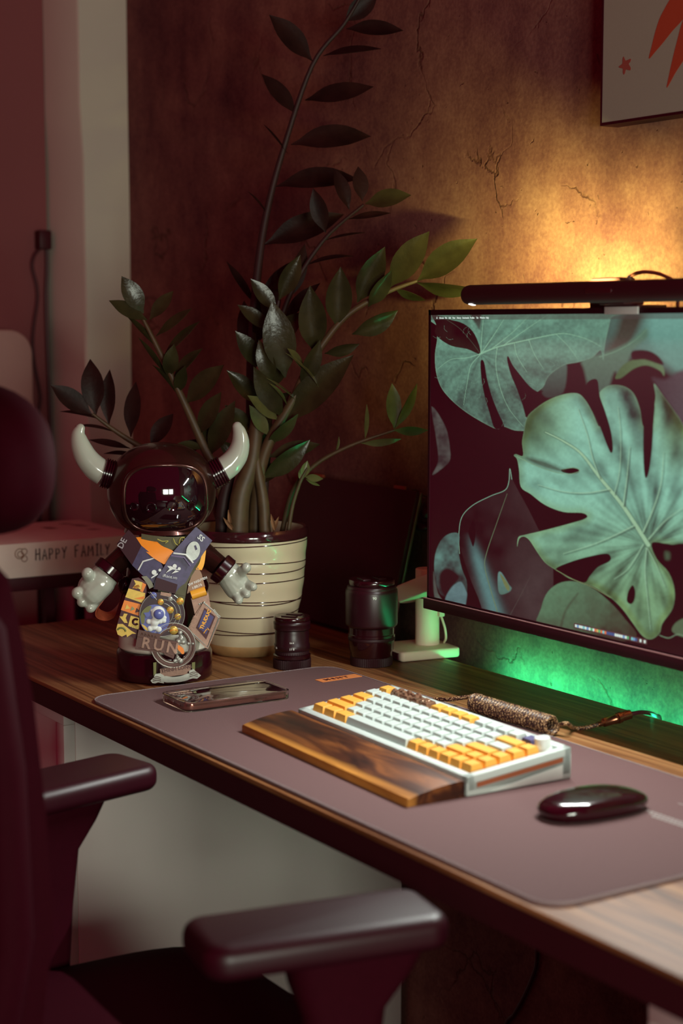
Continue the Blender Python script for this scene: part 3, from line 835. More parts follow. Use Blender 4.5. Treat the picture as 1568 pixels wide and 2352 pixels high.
    # ---- leaf, upper left
    A = [(105, 475), (93, 560), (98, 655), (125, 740), (175, 805), (250, 870), (330, 922), (415, 967), (445, 972), (474, 960), (530, 980), (600, 985), (640, 1000), (672, 1033), (650, 990), (600, 910), (590, 900), (612, 800), (650, 772), (690, 740), (720, 680), (800, 622), (880, 605), (960, 578), (1005, 538), (1020, 592), (1030, 500), (1060, 362), (1050, 340), (80, 335), (100, 400)]
    def leafA(x, y, d, m):
        t = 0.55 + 0.5 * (N3[m] - 0.5) + 0.35 * (N1[m] - 0.5) + 0.3 * (N2[m] - .5) + np.clip((520 - y) / 900, -.3, .25)
        ang = np.arctan2(y - 558, x - 345); t = t + 0.11 * np.cos(ang * 11 + 0.4) + 0.05 * np.cos(ang * 27)
        c = grad((70, 86, 78), (122, 172, 148), t)
        rim = np.exp(-d / 2.2)[:, None] * 0.5
        return c * (1 - rim) + np.array(lin((150, 190, 160))) * rim
    fill(A, leafA)
    dark = lambda x, y, d, m: ln((46, 2, 14)).repeat(len(x), 0)
    fill([(344, 600), (363, 604), (378, 690), (405, 790), (440, 880), (474, 958), (448, 972), (418, 964), (392, 880), (366, 790), (348, 690)], dark)
    fill([(490, 590), (497, 573), (520, 620), (560, 672), (612, 735), (660, 768), (690, 762), (660, 790), (630, 830), (600, 912), (575, 840), (545, 755), (510, 670)], dark)
    fill([(75, 340), (160, 366), (250, 392), (312, 452), (343, 556), (270, 532), (185, 515), (122, 478), (92, 440), (98, 395)], lambda x, y, d, m: grad((48, 6, 16), (66, 48, 40), (N3[m] - 0.35) * 1.5))
    stroke([(150, 366), (230, 420), (300, 500), (338, 552)], 2.5, 3.5, (78, 84, 70), 2, .7)
    fill([(290, 340), (345, 340), (340, 420), (320, 400)], lambda x, y, d, m: grad((60, 50, 46), (80, 90, 80), (y - 350) / 60), 6)
    va = (150, 200, 166)
    for pts, w in (([(340, 560), (440, 520), (600, 482), (760, 450), (830, 450), (930, 478), (1010, 520)], 9), ([(345, 556), (350, 460), (362, 340)], 6), ([(350, 552), (420, 450), (490, 340)], 6),
                   ([(400, 535), (520, 440), (620, 340)], 5), ([(470, 512), (600, 420), (720, 340)], 5), ([(340, 560), (270, 580), (180, 590), (110, 640)], 4), ([(340, 565), (290, 625), (270, 720), (250, 840)], 4),
                   ([(435, 525), (428, 620), (450, 740), (500, 860), (580, 960)], 4), ([(530, 500), (545, 570), (600, 660)], 4), ([(610, 482), (640, 560), (690, 640)], 4), ([(760, 450), (830, 520), (880, 590)], 3)):
        stroke(pts, w, 1.5, va, 1.6, 0.8)
    r2 = random.Random(3)
    for _ in range(70):
        a = r2.uniform(0, 6.28); rr = r2.uniform(90, 420); x0, y0 = 345 + rr * math.cos(a) * 1.4, 558 + rr * math.sin(a) * 0.9
        dd = sdf([(p[0], p[1]) for p in A], np.array([x0]), np.array([y0]))[0]
        if dd < -14 and y0 > 360:
            b = a + r2.uniform(-.9, .9); stroke([(x0, y0), (x0 + 22 * math.cos(b), y0 + 22 * math.sin(b)), (x0 + 40 * math.cos(b + .4), y0 + 40 * math.sin(b + .4))], 1.6, 0.8, (140, 188, 160), 1.2, 0.45)
    # ---- dark leaf, lower left, with a bright rim
    D = [(228, 1600), (226, 1520), (244, 1455), (300, 1392), (400, 1342), (478, 1310), (500, 1262), (504, 1192), (516, 1240), (545, 1300), (600, 1400), (660, 1520), (720, 1640), (745, 1800), (700, 2080), (420, 2080), (330, 1900), (270, 1750)]
    def leafD(x, y, d, m):
        c = grad((48, 8, 18), (78, 62, 62), (N3[m] - 0.40) * 1.4 + np.clip((y - 1500) / 900, 0, .4))
        ax = 300 + (y - 1600) * 0.32; s = np.exp(-((x - ax) / (26 + (y - 1550) * .05)) ** 2) * np.clip((y - 1540) / 160, 0, 1)
        return c * (1 - s[:, None]) + np.array(lin((96, 134, 132))) * s[:, None]
    fill(D, leafD, 2.2)
    stroke([(228, 1660), (224, 1560), (240, 1460), (300, 1394), (400, 1342), (478, 1310), (500, 1262), (505, 1192), (516, 1250)], 3, 4, (140, 186, 160), 2, .9)
    stroke([(490, 1330), (430, 1500), (376, 1660), (368, 1740), (400, 1860), (445, 2010)], 2, 6, (112, 132, 100), 2, .9)
    stroke([(500, 2010), (570, 1880), (620, 1780)], 4, 1, (90, 84, 78), 3, .6)
    fill([(440, 1770), (460, 1765), (500, 1830), (515, 1850), (500, 1872), (455, 1885), (440, 1850)], lambda x, y, d, m: grad((104, 140, 134), (90, 122, 110), (y - 1770) / 110), 3)
    fill([(450, 1768), (500, 1835), (498, 1866), (478, 1840)], lambda x, y, d, m: ln((120, 128, 84)).repeat(len(x), 0), 2)
    fill([(300, 1480), (312, 1490), (316, 1560), (304, 1620), (290, 1590), (278, 1540)], dark, 3)
    E_ = [(88, 1720), (100, 1640), (135, 1575), (185, 1546), (226, 1556), (222, 1640), (240, 1740), (270, 1830), (250, 1960), (170, 1950), (150, 1900), (120, 1880), (95, 1810)]
    fill(E_, lambda x, y, d, m: grad((52, 30, 36), (104, 146, 136), np.clip((N1[m] - .25) * 1.5, 0, 1) * np.clip(1.25 - np.abs(y - 1640) / 220, 0.1, 1)), 3)
    fill([(120, 1770), (160, 1740), (215, 1770), (225, 1800), (180, 1850), (150, 1900), (120, 1840)], lambda x, y, d, m: ln((52, 14, 22)).repeat(len(x), 0), 8)
    fill([(152, 1900), (190, 1840), (235, 1815), (262, 1860), (268, 1900), (240, 2000), (160, 1940)], lambda x, y, d, m: grad((84, 106, 108), (108, 138, 140), N1[m]), 4)
    fill([(85, 1760), (110, 1880), (160, 1945), (130, 1945), (90, 1900)], lambda x, y, d, m: grad((70, 64, 62), (100, 108, 98), N1[m]), 4)
    # ---- leaf, bottom centre
    Cc = [(672, 2080), (678, 1960), (716, 1868), (790, 1818), (880, 1816), (970, 1856), (1060, 1930), (1140, 2020), (1200, 2120), (1000, 2150)]
    fill(Cc, lambda x, y, d, m: grad((70, 58, 46), (100, 138, 106), 0.95 - np.clip((x - 700) / 520, 0, 1) * 0.6 - np.clip((y - 1880) / 400, 0, .6) + (N1[m] - .5) * .5), 3)
    stroke([(780, 2100), (810, 1980), (880, 1880)], 14, 8, (70, 60, 48), 12, .6)
    # ---- the large leaf
    B = [(578, 1120), (573, 1050), (580, 1000), (600, 910), (650, 858), (720, 812), (800, 782), (876, 776), (920, 812), (960, 880), (1000, 960), (1000, 800), (1005, 765), (1045, 736), (1095, 730), (1150, 745), (1192, 785), (1222, 865), (1240, 960), (1290, 960), (1300, 860), (1308, 790), (1300, 722), (1350, 790), (1400, 858), (1460, 950), (1520, 1100), (1560, 1400), (1500, 1612), (1380, 1606), (1286, 1600),
         (1315, 1690), (1380, 1765), (1412, 1860), (1402, 1960), (1345, 2045), (1330, 2098), (1282, 2132), (1235, 2112), (1182, 2042), (1125, 1965), (1060, 1902), (985, 1852), (915, 1822), (830, 1795), (755, 1748), (700, 1710), (655, 1650), (612, 1585), (580, 1566), (556, 1580), (546, 1622), (552, 1570), (590, 1556), (700, 1530), (850, 1490), (915, 1470), (932, 1452), (900, 1435), (800, 1430), (700, 1392), (620, 1332), (566, 1292), (556, 1200), (545, 1140), (528, 1120), (540, 1112)]
    midrib = [(1268, 1612), (1130, 1400), (1000, 1240), (900, 1110), (800, 1040), (700, 990)]
    def leafB(x, y, d, m):
        dm = np.full(x.shape, 1e9)
        for p, q in zip(midrib, midrib[1:]):
            dd, _ = segd(p, q, x, y); dm = np.minimum(dm, dd)
        dm = np.sqrt(dm)
        ang = np.arctan2(y - 1610, x - 1268)
        t = 0.70 + 1.0 * (N3[m] - .5) + 0.45 * (N1[m] - .5) + 0.26 * np.cos(ang * 13 + dm / 60) * np.clip(dm / 120, 0, 1) + 0.08 * np.cos(ang * 46) - 0.15 * np.clip((dm - 160) / 300, 0, 1)
        bright = grad((50, 58, 54), (146, 208, 182), t)
        green = grad((52, 54, 32), (122, 158, 104), t)
        g = np.clip((y - 1330) / 560, 0, 1) * 0.75 + np.clip(1 - d / 45, 0, 1) * 0.45 + np.clip((x - 1290) / 120, 0, 1) * np.clip((1250 - y) / 300, 0, 1) * 0.8 + np.clip((1180 - y) / 200, 0, 1) * np.clip((880 - x) / 250, 0, 1) * .8
        g = np.clip(g, 0, 1)[:, None]; c = bright * (1 - g) + green * g
        sh = (np.clip((1180 - y) / 160, 0, 1) * np.clip((830 - x) / 200, 0, 1) * 0.55)[:, None]
        c = c * (1 - sh)
        rim = np.exp(-d / 2.2)[:, None] * 0.45
        return c * (1 - rim) + np.array(lin((150, 190, 150))) * rim
    fill(B, leafB)
    for pts in ([(925, 800), (962, 870), (1000, 955), (1040, 1060), (1062, 1104), (1073, 1080), (1062, 985), (1028, 870), (1000, 790), (985, 700), (930, 720)],
                [(1241, 940), (1240, 1060), (1244, 1190), (1254, 1243), (1272, 1205), (1288, 1080), (1296, 940), (1302, 830), (1270, 800), (1235, 880)],
                [(756, 1747), (850, 1702), (960, 1672), (1040, 1660), (1062, 1682), (1050, 1705), (990, 1735), (945, 1785), (915, 1820), (830, 1792)],
                [(1150, 1920), (1158, 1868), (1182, 1834), (1196, 1870), (1190, 1918), (1172, 1938)],
                [(790, 1196), (850, 1186), (884, 1194), (884, 1212), (850, 1220), (800, 1212)],
                [(1288, 1604), (1380, 1612), (1480, 1612), (1480, 1740), (1420, 1800), (1385, 1760), (1316, 1690)]):
        fill(pts, dark)
    stroke([(545, 1125), (640, 1170), (740, 1206), (820, 1222), (880, 1210), (886, 1196), (850, 1186), (795, 1196)], 4, 3, (140, 180, 140), 2, .8)
    fill([(600, 1130), (700, 1150), (800, 1196), (790, 1212), (700, 1190), (620, 1155)], lambda x, y, d, m: ln((54, 50, 36)).repeat(len(x), 0), 12, alpha=.8)
    stroke(midrib, 30, 12, (70, 96, 78), 8, .6)
    stroke(midrib, 22, 4, (166, 208, 168), 2.5, .95)
    for pts, w in (([(1185, 1508), (1080, 1560), (960, 1610), (800, 1660)], 7), ([(1050, 1305), (930, 1325), (800, 1318), (660, 1280)], 6), ([(1130, 1390), (1150, 1240), (1165, 1070)], 7), ([(1240, 1540), (1300, 1400), (1340, 1260), (1352, 1100)], 8),
                   ([(1270, 1580), (1360, 1480), (1470, 1400)], 7), ([(1240, 1610), (1160, 1740), (1080, 1800)], 6), ([(1258, 1630), (1250, 1760), (1262, 1900), (1280, 2080)], 6), ([(1262, 1630), (1310, 1720), (1360, 1840)], 5), ([(1000, 1240), (960, 1130), (930, 1000), (880, 860)], 5), ([(1080, 1330), (1110, 1200), (1115, 1000), (1100, 850)], 4)):
        stroke([(x + 7, y + 7) for x, y in pts], w * 1.8, 3, (60, 80, 66), 7, .6); stroke(pts, w, 2, (164, 206, 170), 2.5, .85)
    stroke([(1140, 1400), (1158, 1240), (1172, 1080)], 5, 2, (70, 84, 76), 3, .8)
    stroke([(760, 1750), (850, 1800), (960, 1845), (1060, 1902)], 4, 4, (140, 160, 110), 2, .8)
    fill([(1400, 2090), (1420, 2040), (1480, 2020), (1480, 2120)], lambda x, y, d, m: ln((92, 110, 82)).repeat(len(x), 0), 3)
    stroke([(1330, 2110), (1380, 2125), (1430, 2105), (1480, 2120)], 4, 4, (140, 176, 140), 2, .8)
    fill([(1360, 1650), (1385, 1655), (1385, 1690), (1362, 1690)], lambda x, y, d, m: ln((74, 90, 68)).repeat(len(x), 0), 10)
    # rest of the picture, right of what the photo shows: more soft leaves
    far = np.clip((cxx - 1480) / 60, 0, 1)[..., None]
    img[:] = img * (1 - far) + (np.array(lin((70, 90, 78))) * (0.3 + 1.2 * N3[..., None])) * far
    img[:] = np.clip(img * (0.90 + 0.2 * N2[..., None]), 0, 1)
    # menu bar tint
    mb = ((Zg > SZ1 - 0.0062).astype(float) * 0.55)[..., None]
    img[:] = img * (1 - mb) + np.array(lin((84, 74, 70))) * mb
    ny, nx = X.shape
    me = bpy.data.meshes.new('screen')
    co = np.stack([X, np.full_like(X, MY), Zg], -1).reshape(-1, 3)
    wm = WM[mon.name].inverted(); co = co + np.array(wm.translation)
    idx = np.arange(ny * nx).reshape(ny, nx)
    q = np.stack([idx[:-1, :-1], idx[1:, :-1], idx[1:, 1:], idx[:-1, 1:]], -1).reshape(-1, 4)
    me.vertices.add(len(co)); me.vertices.foreach_set('co', co.astype(np.float32).ravel())
    me.loops.add(q.size); me.loops.foreach_set('vertex_index', q.astype(np.int32).ravel())
    me.polygons.add(len(q)); me.polygons.foreach_set('loop_start', np.arange(0, q.size, 4, dtype=np.int32))
    me.update(calc_edges=True); me.validate()
    at = me.color_attributes.new('picture', 'FLOAT_COLOR', 'POINT')
    at.data.foreach_set('color', np.concatenate([img.reshape(-1, 3), np.ones((ny * nx, 1))], 1).astype(np.float32).ravel())
    return me
def screen_material():
    m, nt, b, N, L = nodes_of('lit_screen')
    a = N('Attribute'); a.attribute_name = 'picture'
    b.inputs['Base Color'].default_value = (0.012, 0.003, 0.004, 1); b.inputs['Roughness'].default_value = 0.4; b.inputs['Specular IOR Level'].default_value = 0.2
    L(a.outputs['Color'], b.inputs['Emission Color']); b.inputs['Emission Strength'].default_value = 0.78
    return m
scr = bpy.data.objects.new('screen', wallpaper()); COL.objects.link(scr); scr.parent = mon; WM[scr.name] = WM[mon.name]
scr.data.materials.append(screen_material()); scr['label'] = 'lit screen with large monstera leaves'
def glow(name, c, s=1.0): return mat(name, (0.02, 0.02, 0.02), 0.5, emit=lin(c), estr=s)
M_GW = glow('screen_white', (205, 222, 212))
# menu bar lettering
mz = SZ1 - 0.0047
words = ['Chrome', 'File', 'Edit', 'View', 'History', 'Bookmarks', 'Profiles', 'Tab', 'Window', 'Help']
xs_ = [1008.5, 1022, 1030.5, 1039, 1049, 1062, 1079.5, 1093.5, 1102, 1116]
tg = []
for w, x in zip(words, xs_):
    p = at_y(x, 730, MY)
    tg.append(text_geo(w, 0.0030, (p.x, MY - 0.0002, mz), (1, 0, 0), (0, 0, 1), 0.0001, bold=0.0001))
part('menu_lettering', join(*tg), M_GW, scr, True)
p = at_y(1003.5, 730, MY)
part('menu_icon', join(prism([(x, z) for x, z in circle(0.0011, 14)], (p.x, MY - 0.0002, mz + 0.0009), (1, 0, 0), (0, 0, 1), 0.0001), prism([(0, .0012), (.0006, .0018), (.0002, .0024)], (p.x, MY - 0.0002, mz + 0.0009), (1, 0, 0), (0, 0, 1), 0.0001)), M_GW, scr, True)
# dock
p0, p1 = at_y(1318, 1440, MY), at_y(1486, 1478, MY)
part('dock', prism(rrect(p1.x - p0.x, 0.0062, 0.0012, 3), ((p0.x + p1.x) / 2, MY - 0.0002, SZ0 + 0.0055), (1, 0, 0), (0, 0, 1), 0.0001), glow('dock_tint', (78, 44, 46)), scr, True)
dockc = ['w', 'b', 'w', 'w', 'c', 'w', 'b', 'w', 'g', 'w', 'o', 'y', 'g', 'o', 'c', 'o', 'n', 'n', 'n', 'n', 'w', 'w', 'w', 'w', 'b', 'w', 'g', '', 'c', 'b', 'n', '', 'w', '', 'w']
dm = {'w': M_GW, 'b': glow('dock_blue', (110, 150, 190)), 'c': glow('dock_cyan', (120, 190, 190)), 'g': glow('dock_green', (90, 170, 110)), 'o': glow('dock_orange', (210, 110, 70)), 'y': glow('dock_yellow', (200, 170, 100)), 'n': glow('dock_navy', (60, 80, 130))}
for i, cc in enumerate(dockc):
    if not cc: continue
    x = p0.x + 0.002 + (p1.x - p0.x - 0.004) * (i + .5) / len(dockc)
    part('dock_icon', prism(rrect(0.0031, 0.0034, 0.0007, 2), (x, MY - 0.0004, SZ0 + 0.0055), (1, 0, 0), (0, 0, 1), 0.0001), dm[cc], scr, True)

# ================================================================== monitor light bar
BY, BZc, BR = 1.247, 1.2660, 0.0122
BX0, BX1 = -1.651, -1.115
BXC = (BX0 + BX1) / 2
bar = thing('monitor_light_bar', 'black tube light bar clamped on top of the monitor', 'lamp', (BXC, BY, BZc))
M_BAR = mat('bar_black', (0.04, 0.004, 0.008), 0.5, scale=400)
n = 26
bp_ = [Vector((BX0 + 0.0, BY, BZc))]
prof = [(0.0, 0.0), (0.35, 0.0), (0.75, 0.0012), (0.93, 0.004), (1.0, 0.009)]
xs_, rs_ = [], []
for r, dx in prof: xs_.append(BX0 + dx); rs_.append(max(r, 0.001) * BR)
for r, dx in prof[::-1]: xs_.append(BX1 - dx); rs_.append(max(r, 0.001) * BR)
part('tube', tube([(x, BY, BZc) for x in xs_], rs_, 32), M_BAR, bar, True)
pa, pb = at_y(1342, 675, BY - BR), at_y(1404, 674, BY - BR)
part('sensor_window', xf(rslab(pb.x - pa.x, 0.0062, 0.0022, 0, 0.0012, 0.0003), Matrix.Translation(((pa.x + pb.x) / 2, BY - BR + 0.0006, BZc + 0.001)) @ Matrix.Rotation(math.radians(90), 4, 'X')), M_GLOSSB, bar, True)
# clamp: grey lip over the front of the monitor, block behind
pc0, pc1 = at_y(1389, 700, MY - 0.003), at_y(1465, 700, MY - 0.003)
M_BRZ0 = mat('tab_grey', (0.22, 0.20, 0.17), 0.5)
M_CLAMP = mat('pale_clamp', (0.60, 0.62, 0.60), 0.45)
part('clamp_lip', box(pc0.x, pc1.x, MY - 0.004, MY - 0.0012, MZT - 0.0075, MZT + 0.001, 0.0006), M_CLAMP, bar, True, label='pale grey clamp lip')
part('clamp_top', box(pc0.x, pc1.x, MY - 0.004, MY + 0.040, MZT + 0.0005, MZT + 0.003, 0.0006), M_BAR, bar, True)
part('clamp_neck', box(pc0.x + 0.006, pc1.x - 0.006, BY + 0.004, MY + 0.012, MZT + 0.003, BZc + 0.004, 0.002), M_BAR, bar, True)
pw0, pw1 = at_y(1366, 650, MY + 0.035), at_y(1436, 648, MY + 0.035)
part('counterweight', box(pw0.x, pw1.x, MY + 0.026, MY + 0.052, MZT - 0.02, 1.2835, 0.003), M_BAR, bar, True)
part('control_tab', prism([(0, 0), (0.012, 0), (0.006, 0.010)], at_y(1437, 653, MY + 0.02), (1, 0, 0), (0, 0, 1), 0.003), M_BRZ0, bar, True)
part('cable', tube(spline([at_y(1437, 648, MY + 0.04), at_y(1450, 633, MY + 0.04), at_y(1475, 625, MY + 0.04), at_y(1505, 627, MY + 0.045), at_y(1530, 636, MY + 0.05), at_y(1550, 652, MY + 0.055), at_y(1556, 700, MY + 0.06), at_y(1556, 1000, MY + 0.07)], 8), 0.0022, 8), mat('red_cable', (0.20, 0.03, 0.02), 0.5), bar, True)
# lamp faces: front one shines down and forward, rear one washes the wall
def face(name, x0, x1, c, w, d, m):
    d = Vector(d).normalized(); s = Vector((1, 0, 0)).cross(d) * (w / 2)
    c = Vector(c)
    V = [Vector((x0, c.y, c.z)) - s, Vector((x1, c.y, c.z)) - s, Vector((x1, c.y, c.z)) + s, Vector((x0, c.y, c.z)) + s]
    V = V + [v - d * 0.0015 for v in V]
    return part(name, (V, [(0, 1, 2, 3), (7, 6, 5, 4), (0, 4, 5, 1), (1, 5, 6, 2), (2, 6, 7, 3), (3, 7, 4, 0)]), m, bar, True)
M_LED = mat('led_face_white', (0.8, 0.8, 0.8), 0.4, emit=(1, 1, 0.96), estr=2.5)
face('led_window', BX0 + 0.0125, BX0 + 0.0195, (0, BY - 0.003, BZc - BR - 0.0002), 0.006, (0, -0.25, -1), M_LED)
def bar_light(name, loc, d, sx, sy, power, color, spread):
    o = area_light(name, loc, Vector(loc) + Vector(d), sx, sy, power, color, spread)
    o.rotation_euler = Vector(d).to_track_quat('-Z', 'Y').to_euler()
    o.parent = bar; o.matrix_parent_inverse = WM[bar.name].inverted()
    return o
bar_light('bar_front_light', (BXC, BY - 0.004, BZc - BR - 0.002), (0, -0.75, -1), BX1 - BX0 - 0.06, 0.008, 4.8, (0.94, 1.0, 0.94), 150)
for s in (-1, 1):
    for q in (0.14, 0.27, 0.40):
        bar_light('bar_back_light', (BXC + s * (BX1 - BX0) * q, BY + BR + 0.020, BZc + 0.006), (s * (3.6 * q - 0.45), 1, 0.12), 0.045, 0.008, 0.86, (0.95, 0.95, 0.26), 88)

# ================================================================== monitor arm at the left end of the screen
BASE_Z = 0.0145
sc_ = at_z(981, 1478, DESK + BASE_Z)
arm = thing('monitor_mount', 'cream metal monitor mount with square base and round column, left of the monitor', 'monitor mount', (sc_.x, sc_.y, DESK + 0.0002))
ra = 0.0178
cen = Vector((sc_.x, sc_.y, 0))
bc = [at_z(945, 1524), at_z(1052, 1500, DESK)]
part('base_plate', xf(rslab(0.084, 0.096, 0.006, 0, BASE_Z, 0.0035), Matrix.Translation((cen.x + 0.002, 1.383, DESK + 0.0002)) @ Matrix.Rotation(math.radians(-8), 4, 'Z')), M_CREAM, arm, True)
part('base_foot', xf(rslab(0.004, 0.070, 0.0015, 0.002, BASE_Z - 0.003, 0.0005), Matrix.Translation((cen.x + 0.002, 1.383, DESK + 0.0002)) @ Matrix.Rotation(math.radians(-8), 4, 'Z') @ Matrix.Translation((-0.002, -0.048, 0)) @ Matrix.Rotation(math.radians(90), 4, 'Z')), M_BLACK, arm, True)
part('column', lathe([(0, DESK + BASE_Z), (ra, DESK + BASE_Z), (ra, 0.8335), (0, 0.8335)], 40, cen.x, cen.y), M_CREAM, arm, True)
part('collar', lathe([(0, 0.8335), (ra * 0.96, 0.8335), (ra * 0.96, 0.8355), (0, 0.8355)], 40, cen.x, cen.y), M_BLACK, arm, True)
part('upper_column', lathe([(0, 0.8355), (ra, 0.8355), (ra, 0.875), (ra - 0.001, 0.876), (0, 0.876)], 40, cen.x, cen.y), M_CREAM, arm, True)
a0 = at_y(940, 1362, cen.y - 0.012); a1 = Vector((BXC - 0.05, MY + 0.066, 1.02))
dd = (a1 - a0).normalized()
fr0 = a0 - dd * 0.004
part('arm', xf(rslab(0.040, (a1 - a0).length + 0.03, 0.018, -0.013, 0.013, 0.004), Matrix.Translation((a0 + a1) / 2) @ dd.to_track_quat('Y', 'Z').to_matrix().to_4x4()), M_CREAM, arm, True)
part('mount_plate', box(a1.x - 0.05, a1.x + 0.05, MY + 0.0502, MY + 0.056, 0.97, 1.07, 0.002), M_BLACK, arm, True)
part('cable_clip', join(box(cen.x + 0.014, cen.x + 0.022, cen.y + 0.006, cen.y + 0.016, 0.806, 0.822, 0.002)), M_CREAM, arm, True)
part('cable', tube(spline([Vector((cen.x + 0.018, cen.y + 0.011, 0.808)), Vector((cen.x + 0.024, cen.y + 0.014, 0.79)), Vector((cen.x + 0.024, cen.y + 0.016, 0.775)), Vector((cen.x + 0.014, cen.y + 0.02, 0.7665))], 6), 0.0018, 8), M_CREAM, arm, True)

# ================================================================== LED strip on the back edge of the desk
led = thing('led_strip', 'green glowing LED strip fixed along the back edge of the desk', 'LED strip', (-1.2, DY1 + 0.004, DESK - 0.012))
part('light_block_channel', join(box(-1.848, 0.33, DY1 + 0.0002, DY1 + 0.002, DESK - 0.030, DESK - 0.004), box(-1.848, 0.33, DY1 + 0.002, DY1 + 0.046, DESK - 0.030, DESK - 0.028)), M_BLACK, led, True)  # unseen flange, added to stop green light falling below the desk
M_GREEN = mat('green_led', (0.1, 0.5, 0.2), 0.4, emit=(0.02, 1.0, 0.34), estr=70)
part('diffuser', box(-1.848, 0.33, DY1 + 0.034, DY1 + 0.037, DESK - 0.028, DESK - 0.019), M_GREEN, led, True)

# ================================================================== poster
PY = WALL_Y - 0.03
k0, k1 = at_y(1380, 289, PY), at_y(1380, 0, PY)
pz0, px0 = k0.z, (k0.x + k1.x) / 2
post = thing('framed_poster', 'pale poster with orange pointed petals and a star in a thin black frame', 'poster', (px0 + 0.2, WALL_Y, pz0))
pw, ph = 0.42, 0.59
M_PAPER = mat('pale_canvas', (0.33, 0.33, 0.255), 0.85, var=0.04, scale=300)
part('canvas', box(px0 + 0.0025, px0 + pw - 0.0025, PY + 0.001, WALL_Y - 0.002, pz0 + 0.0035, pz0 + ph - 0.003), M_PAPER, post, True)
for g in (box(px0, px0 + 0.0025, PY, WALL_Y, pz0, pz0 + ph), box(px0 + pw - 0.0025, px0 + pw, PY, WALL_Y, pz0, pz0 + ph), box(px0 + .0025, px0 + pw - .0025, PY, WALL_Y, pz0, pz0 + 0.0035), box(px0 + .0025, px0 + pw - .0025, PY, WALL_Y, pz0 + ph - 0.003, pz0 + ph)):
    part('frame_rail', g, M_BLACK, post, True)
M_PETAL = mat('orange_print', (0.42, 0.055, 0.02), 0.85, var=0.05)
def poly_on_poster(name, pts, m, smooth=True):
    P = [at_y(1340 + x / 6.877, y / 6.877, PY) for x, y in pts]
    pl = [(p.x, p.z) for p in P]
    if smooth: pl = [(v.x, v.y) for v in spline([(a, b, 0) for a, b in pl], 4, True)]
    part(name, prism(pl, (0, PY + 0.001, 0), (1, 0, 0), (0, 0, 1), 0.0004), m, post, True)
poly_on_poster('petal', [(1036, 920), (1026, 895), (1060, 760), (1120, 520), (1190, 300), (1280, 120), (1370, -30), (1500, -200), (1900, -400), (1800, -60), (1570, 290), (1400, 480), (1240, 680), (1120, 820)], M_PETAL)
poly_on_poster('petal', [(1310, 1382), (1330, 1240), (1400, 920), (1470, 640), (1560, 320), (1700, 60), (1900, 100), (1880, 400), (1700, 720), (1570, 950), (1440, 1150)], M_PETAL)
star = [(625, 893), (655, 955), (690, 945), (738, 928), (728, 975), (705, 1010), (735, 1070), (728, 1110), (690, 1105), (660, 1100), (645, 1150), (625, 1178), (612, 1140), (612, 1085), (575, 1075), (545, 1055), (575, 1030), (605, 1000), (608, 935)]
poly_on_poster('star', star, mat('brick_print', (0.32, 0.07, 0.05), 0.85))

# ================================================================== dark slab behind the lenses
lap = thing('closed_laptop', 'closed black laptop standing on edge behind the plant pot', 'laptop', (-2.19, 1.40, DESK))
Lh, Lt = 0.2335, 0.014
tilt = math.radians(-14)
Ml = Matrix.Translation((-2.19, 1.3935, DESK + 0.0003)) @ Matrix.Rotation(tilt, 4, 'X')
part('lid', xf(box(-0.168, 0.168, -Lt, -Lt * 0.45, 0.0035, Lh, 0.0025), Ml), M_BLACK, lap, True)
part('base', xf(box(-0.168, 0.168, -Lt * 0.43, 0, 0.0035, Lh, 0.0025), Ml), mat('laptop_grey', (0.16, 0.07, 0.06), 0.4, metal=0.5), lap, True)
for x in (-0.145, 0.09):
    part('glow_tab', xf(box(x, x + 0.03, -Lt * 0.2, 0.0028, Lh - 0.012, Lh + 0.006, 0.002), Ml), mat('orange_glow_tint', (0.30, 0.055, 0.02), 0.6), lap, True)  # orange glow behind the slab, put in as coloured tabs, not rubber feet
plug = solo('wall_cable_clip', join(xf(ellipsoid((0, 0, 0), 0.016, 0.010, 0.007, 16, 10), Matrix.Identity(4)), mv(ellipsoid((0, 0, 0), 0.009, 0.009, 0.009, 14, 8), 0.012, 0, 0.022)), M_BLACK, 'small dark cable clip on the wall beside the monitor', 'cable clip', at_y(967, 1210, WALL_Y - 0.009))
# ================================================================== potted plant
PC = Vector((-2.102, 1.189, DESK + 0.0002))
plant = thing('potted_plant', 'tall glossy zamioculcas plant in a cream ceramic pot', 'plant', PC)
M_POT = mat('cream_glaze', (0.66, 0.56, 0.38), 0.28, var=0.06, scale=18, coat=0.3)
M_POTF = mat('stained_foot', (0.42, 0.24, 0.10), 0.55, var=0.35, scale=60)
M_GLZ = mat('black_glaze', (0.04, 0.008, 0.010), 0.12, coat=0.6)
POT = [(0.050, 0.0), (0.0555, 0.006), (0.060, 0.016), (0.066, 0.034), (0.0735, 0.054), (0.0768, 0.068), (0.0800, 0.080), (0.0812, 0.092), (0.0838, 0.106), (0.0843, 0.120), (0.0862, 0.134), (0.0862, 0.146), (0.0880, 0.160), (0.0884, 0.174)]
def pot_r(z):
    for (r0, z0), (r1, z1) in zip(POT, POT[1:]):
        if z0 <= z <= z1: return r0 + (r1 - r0) * (z - z0) / (z1 - z0)
    return POT[-1][0]
pots = [(v.x, v.y) for v in spline([(r, z, 0) for r, z in POT], 4)]
inner = [(r - 0.006, z) for r, z in pots[::-1] if z > 0.12]
pot = part('pot', lathe(pots + [(0.0884, 0.1835), (0.086, 0.186), (0.083, 0.1845)] + inner + [(0, 0.12)], 64), M_POT, plant)
part('rim', lathe([(0.0886, 0.171), (0.0905, 0.173), (0.0908, 0.178), (0.0900, 0.1825), (0.087, 0.1865), (0.083, 0.185), (0.0838, 0.180)], 64), M_GLZ, pot, label='glossy black rim')
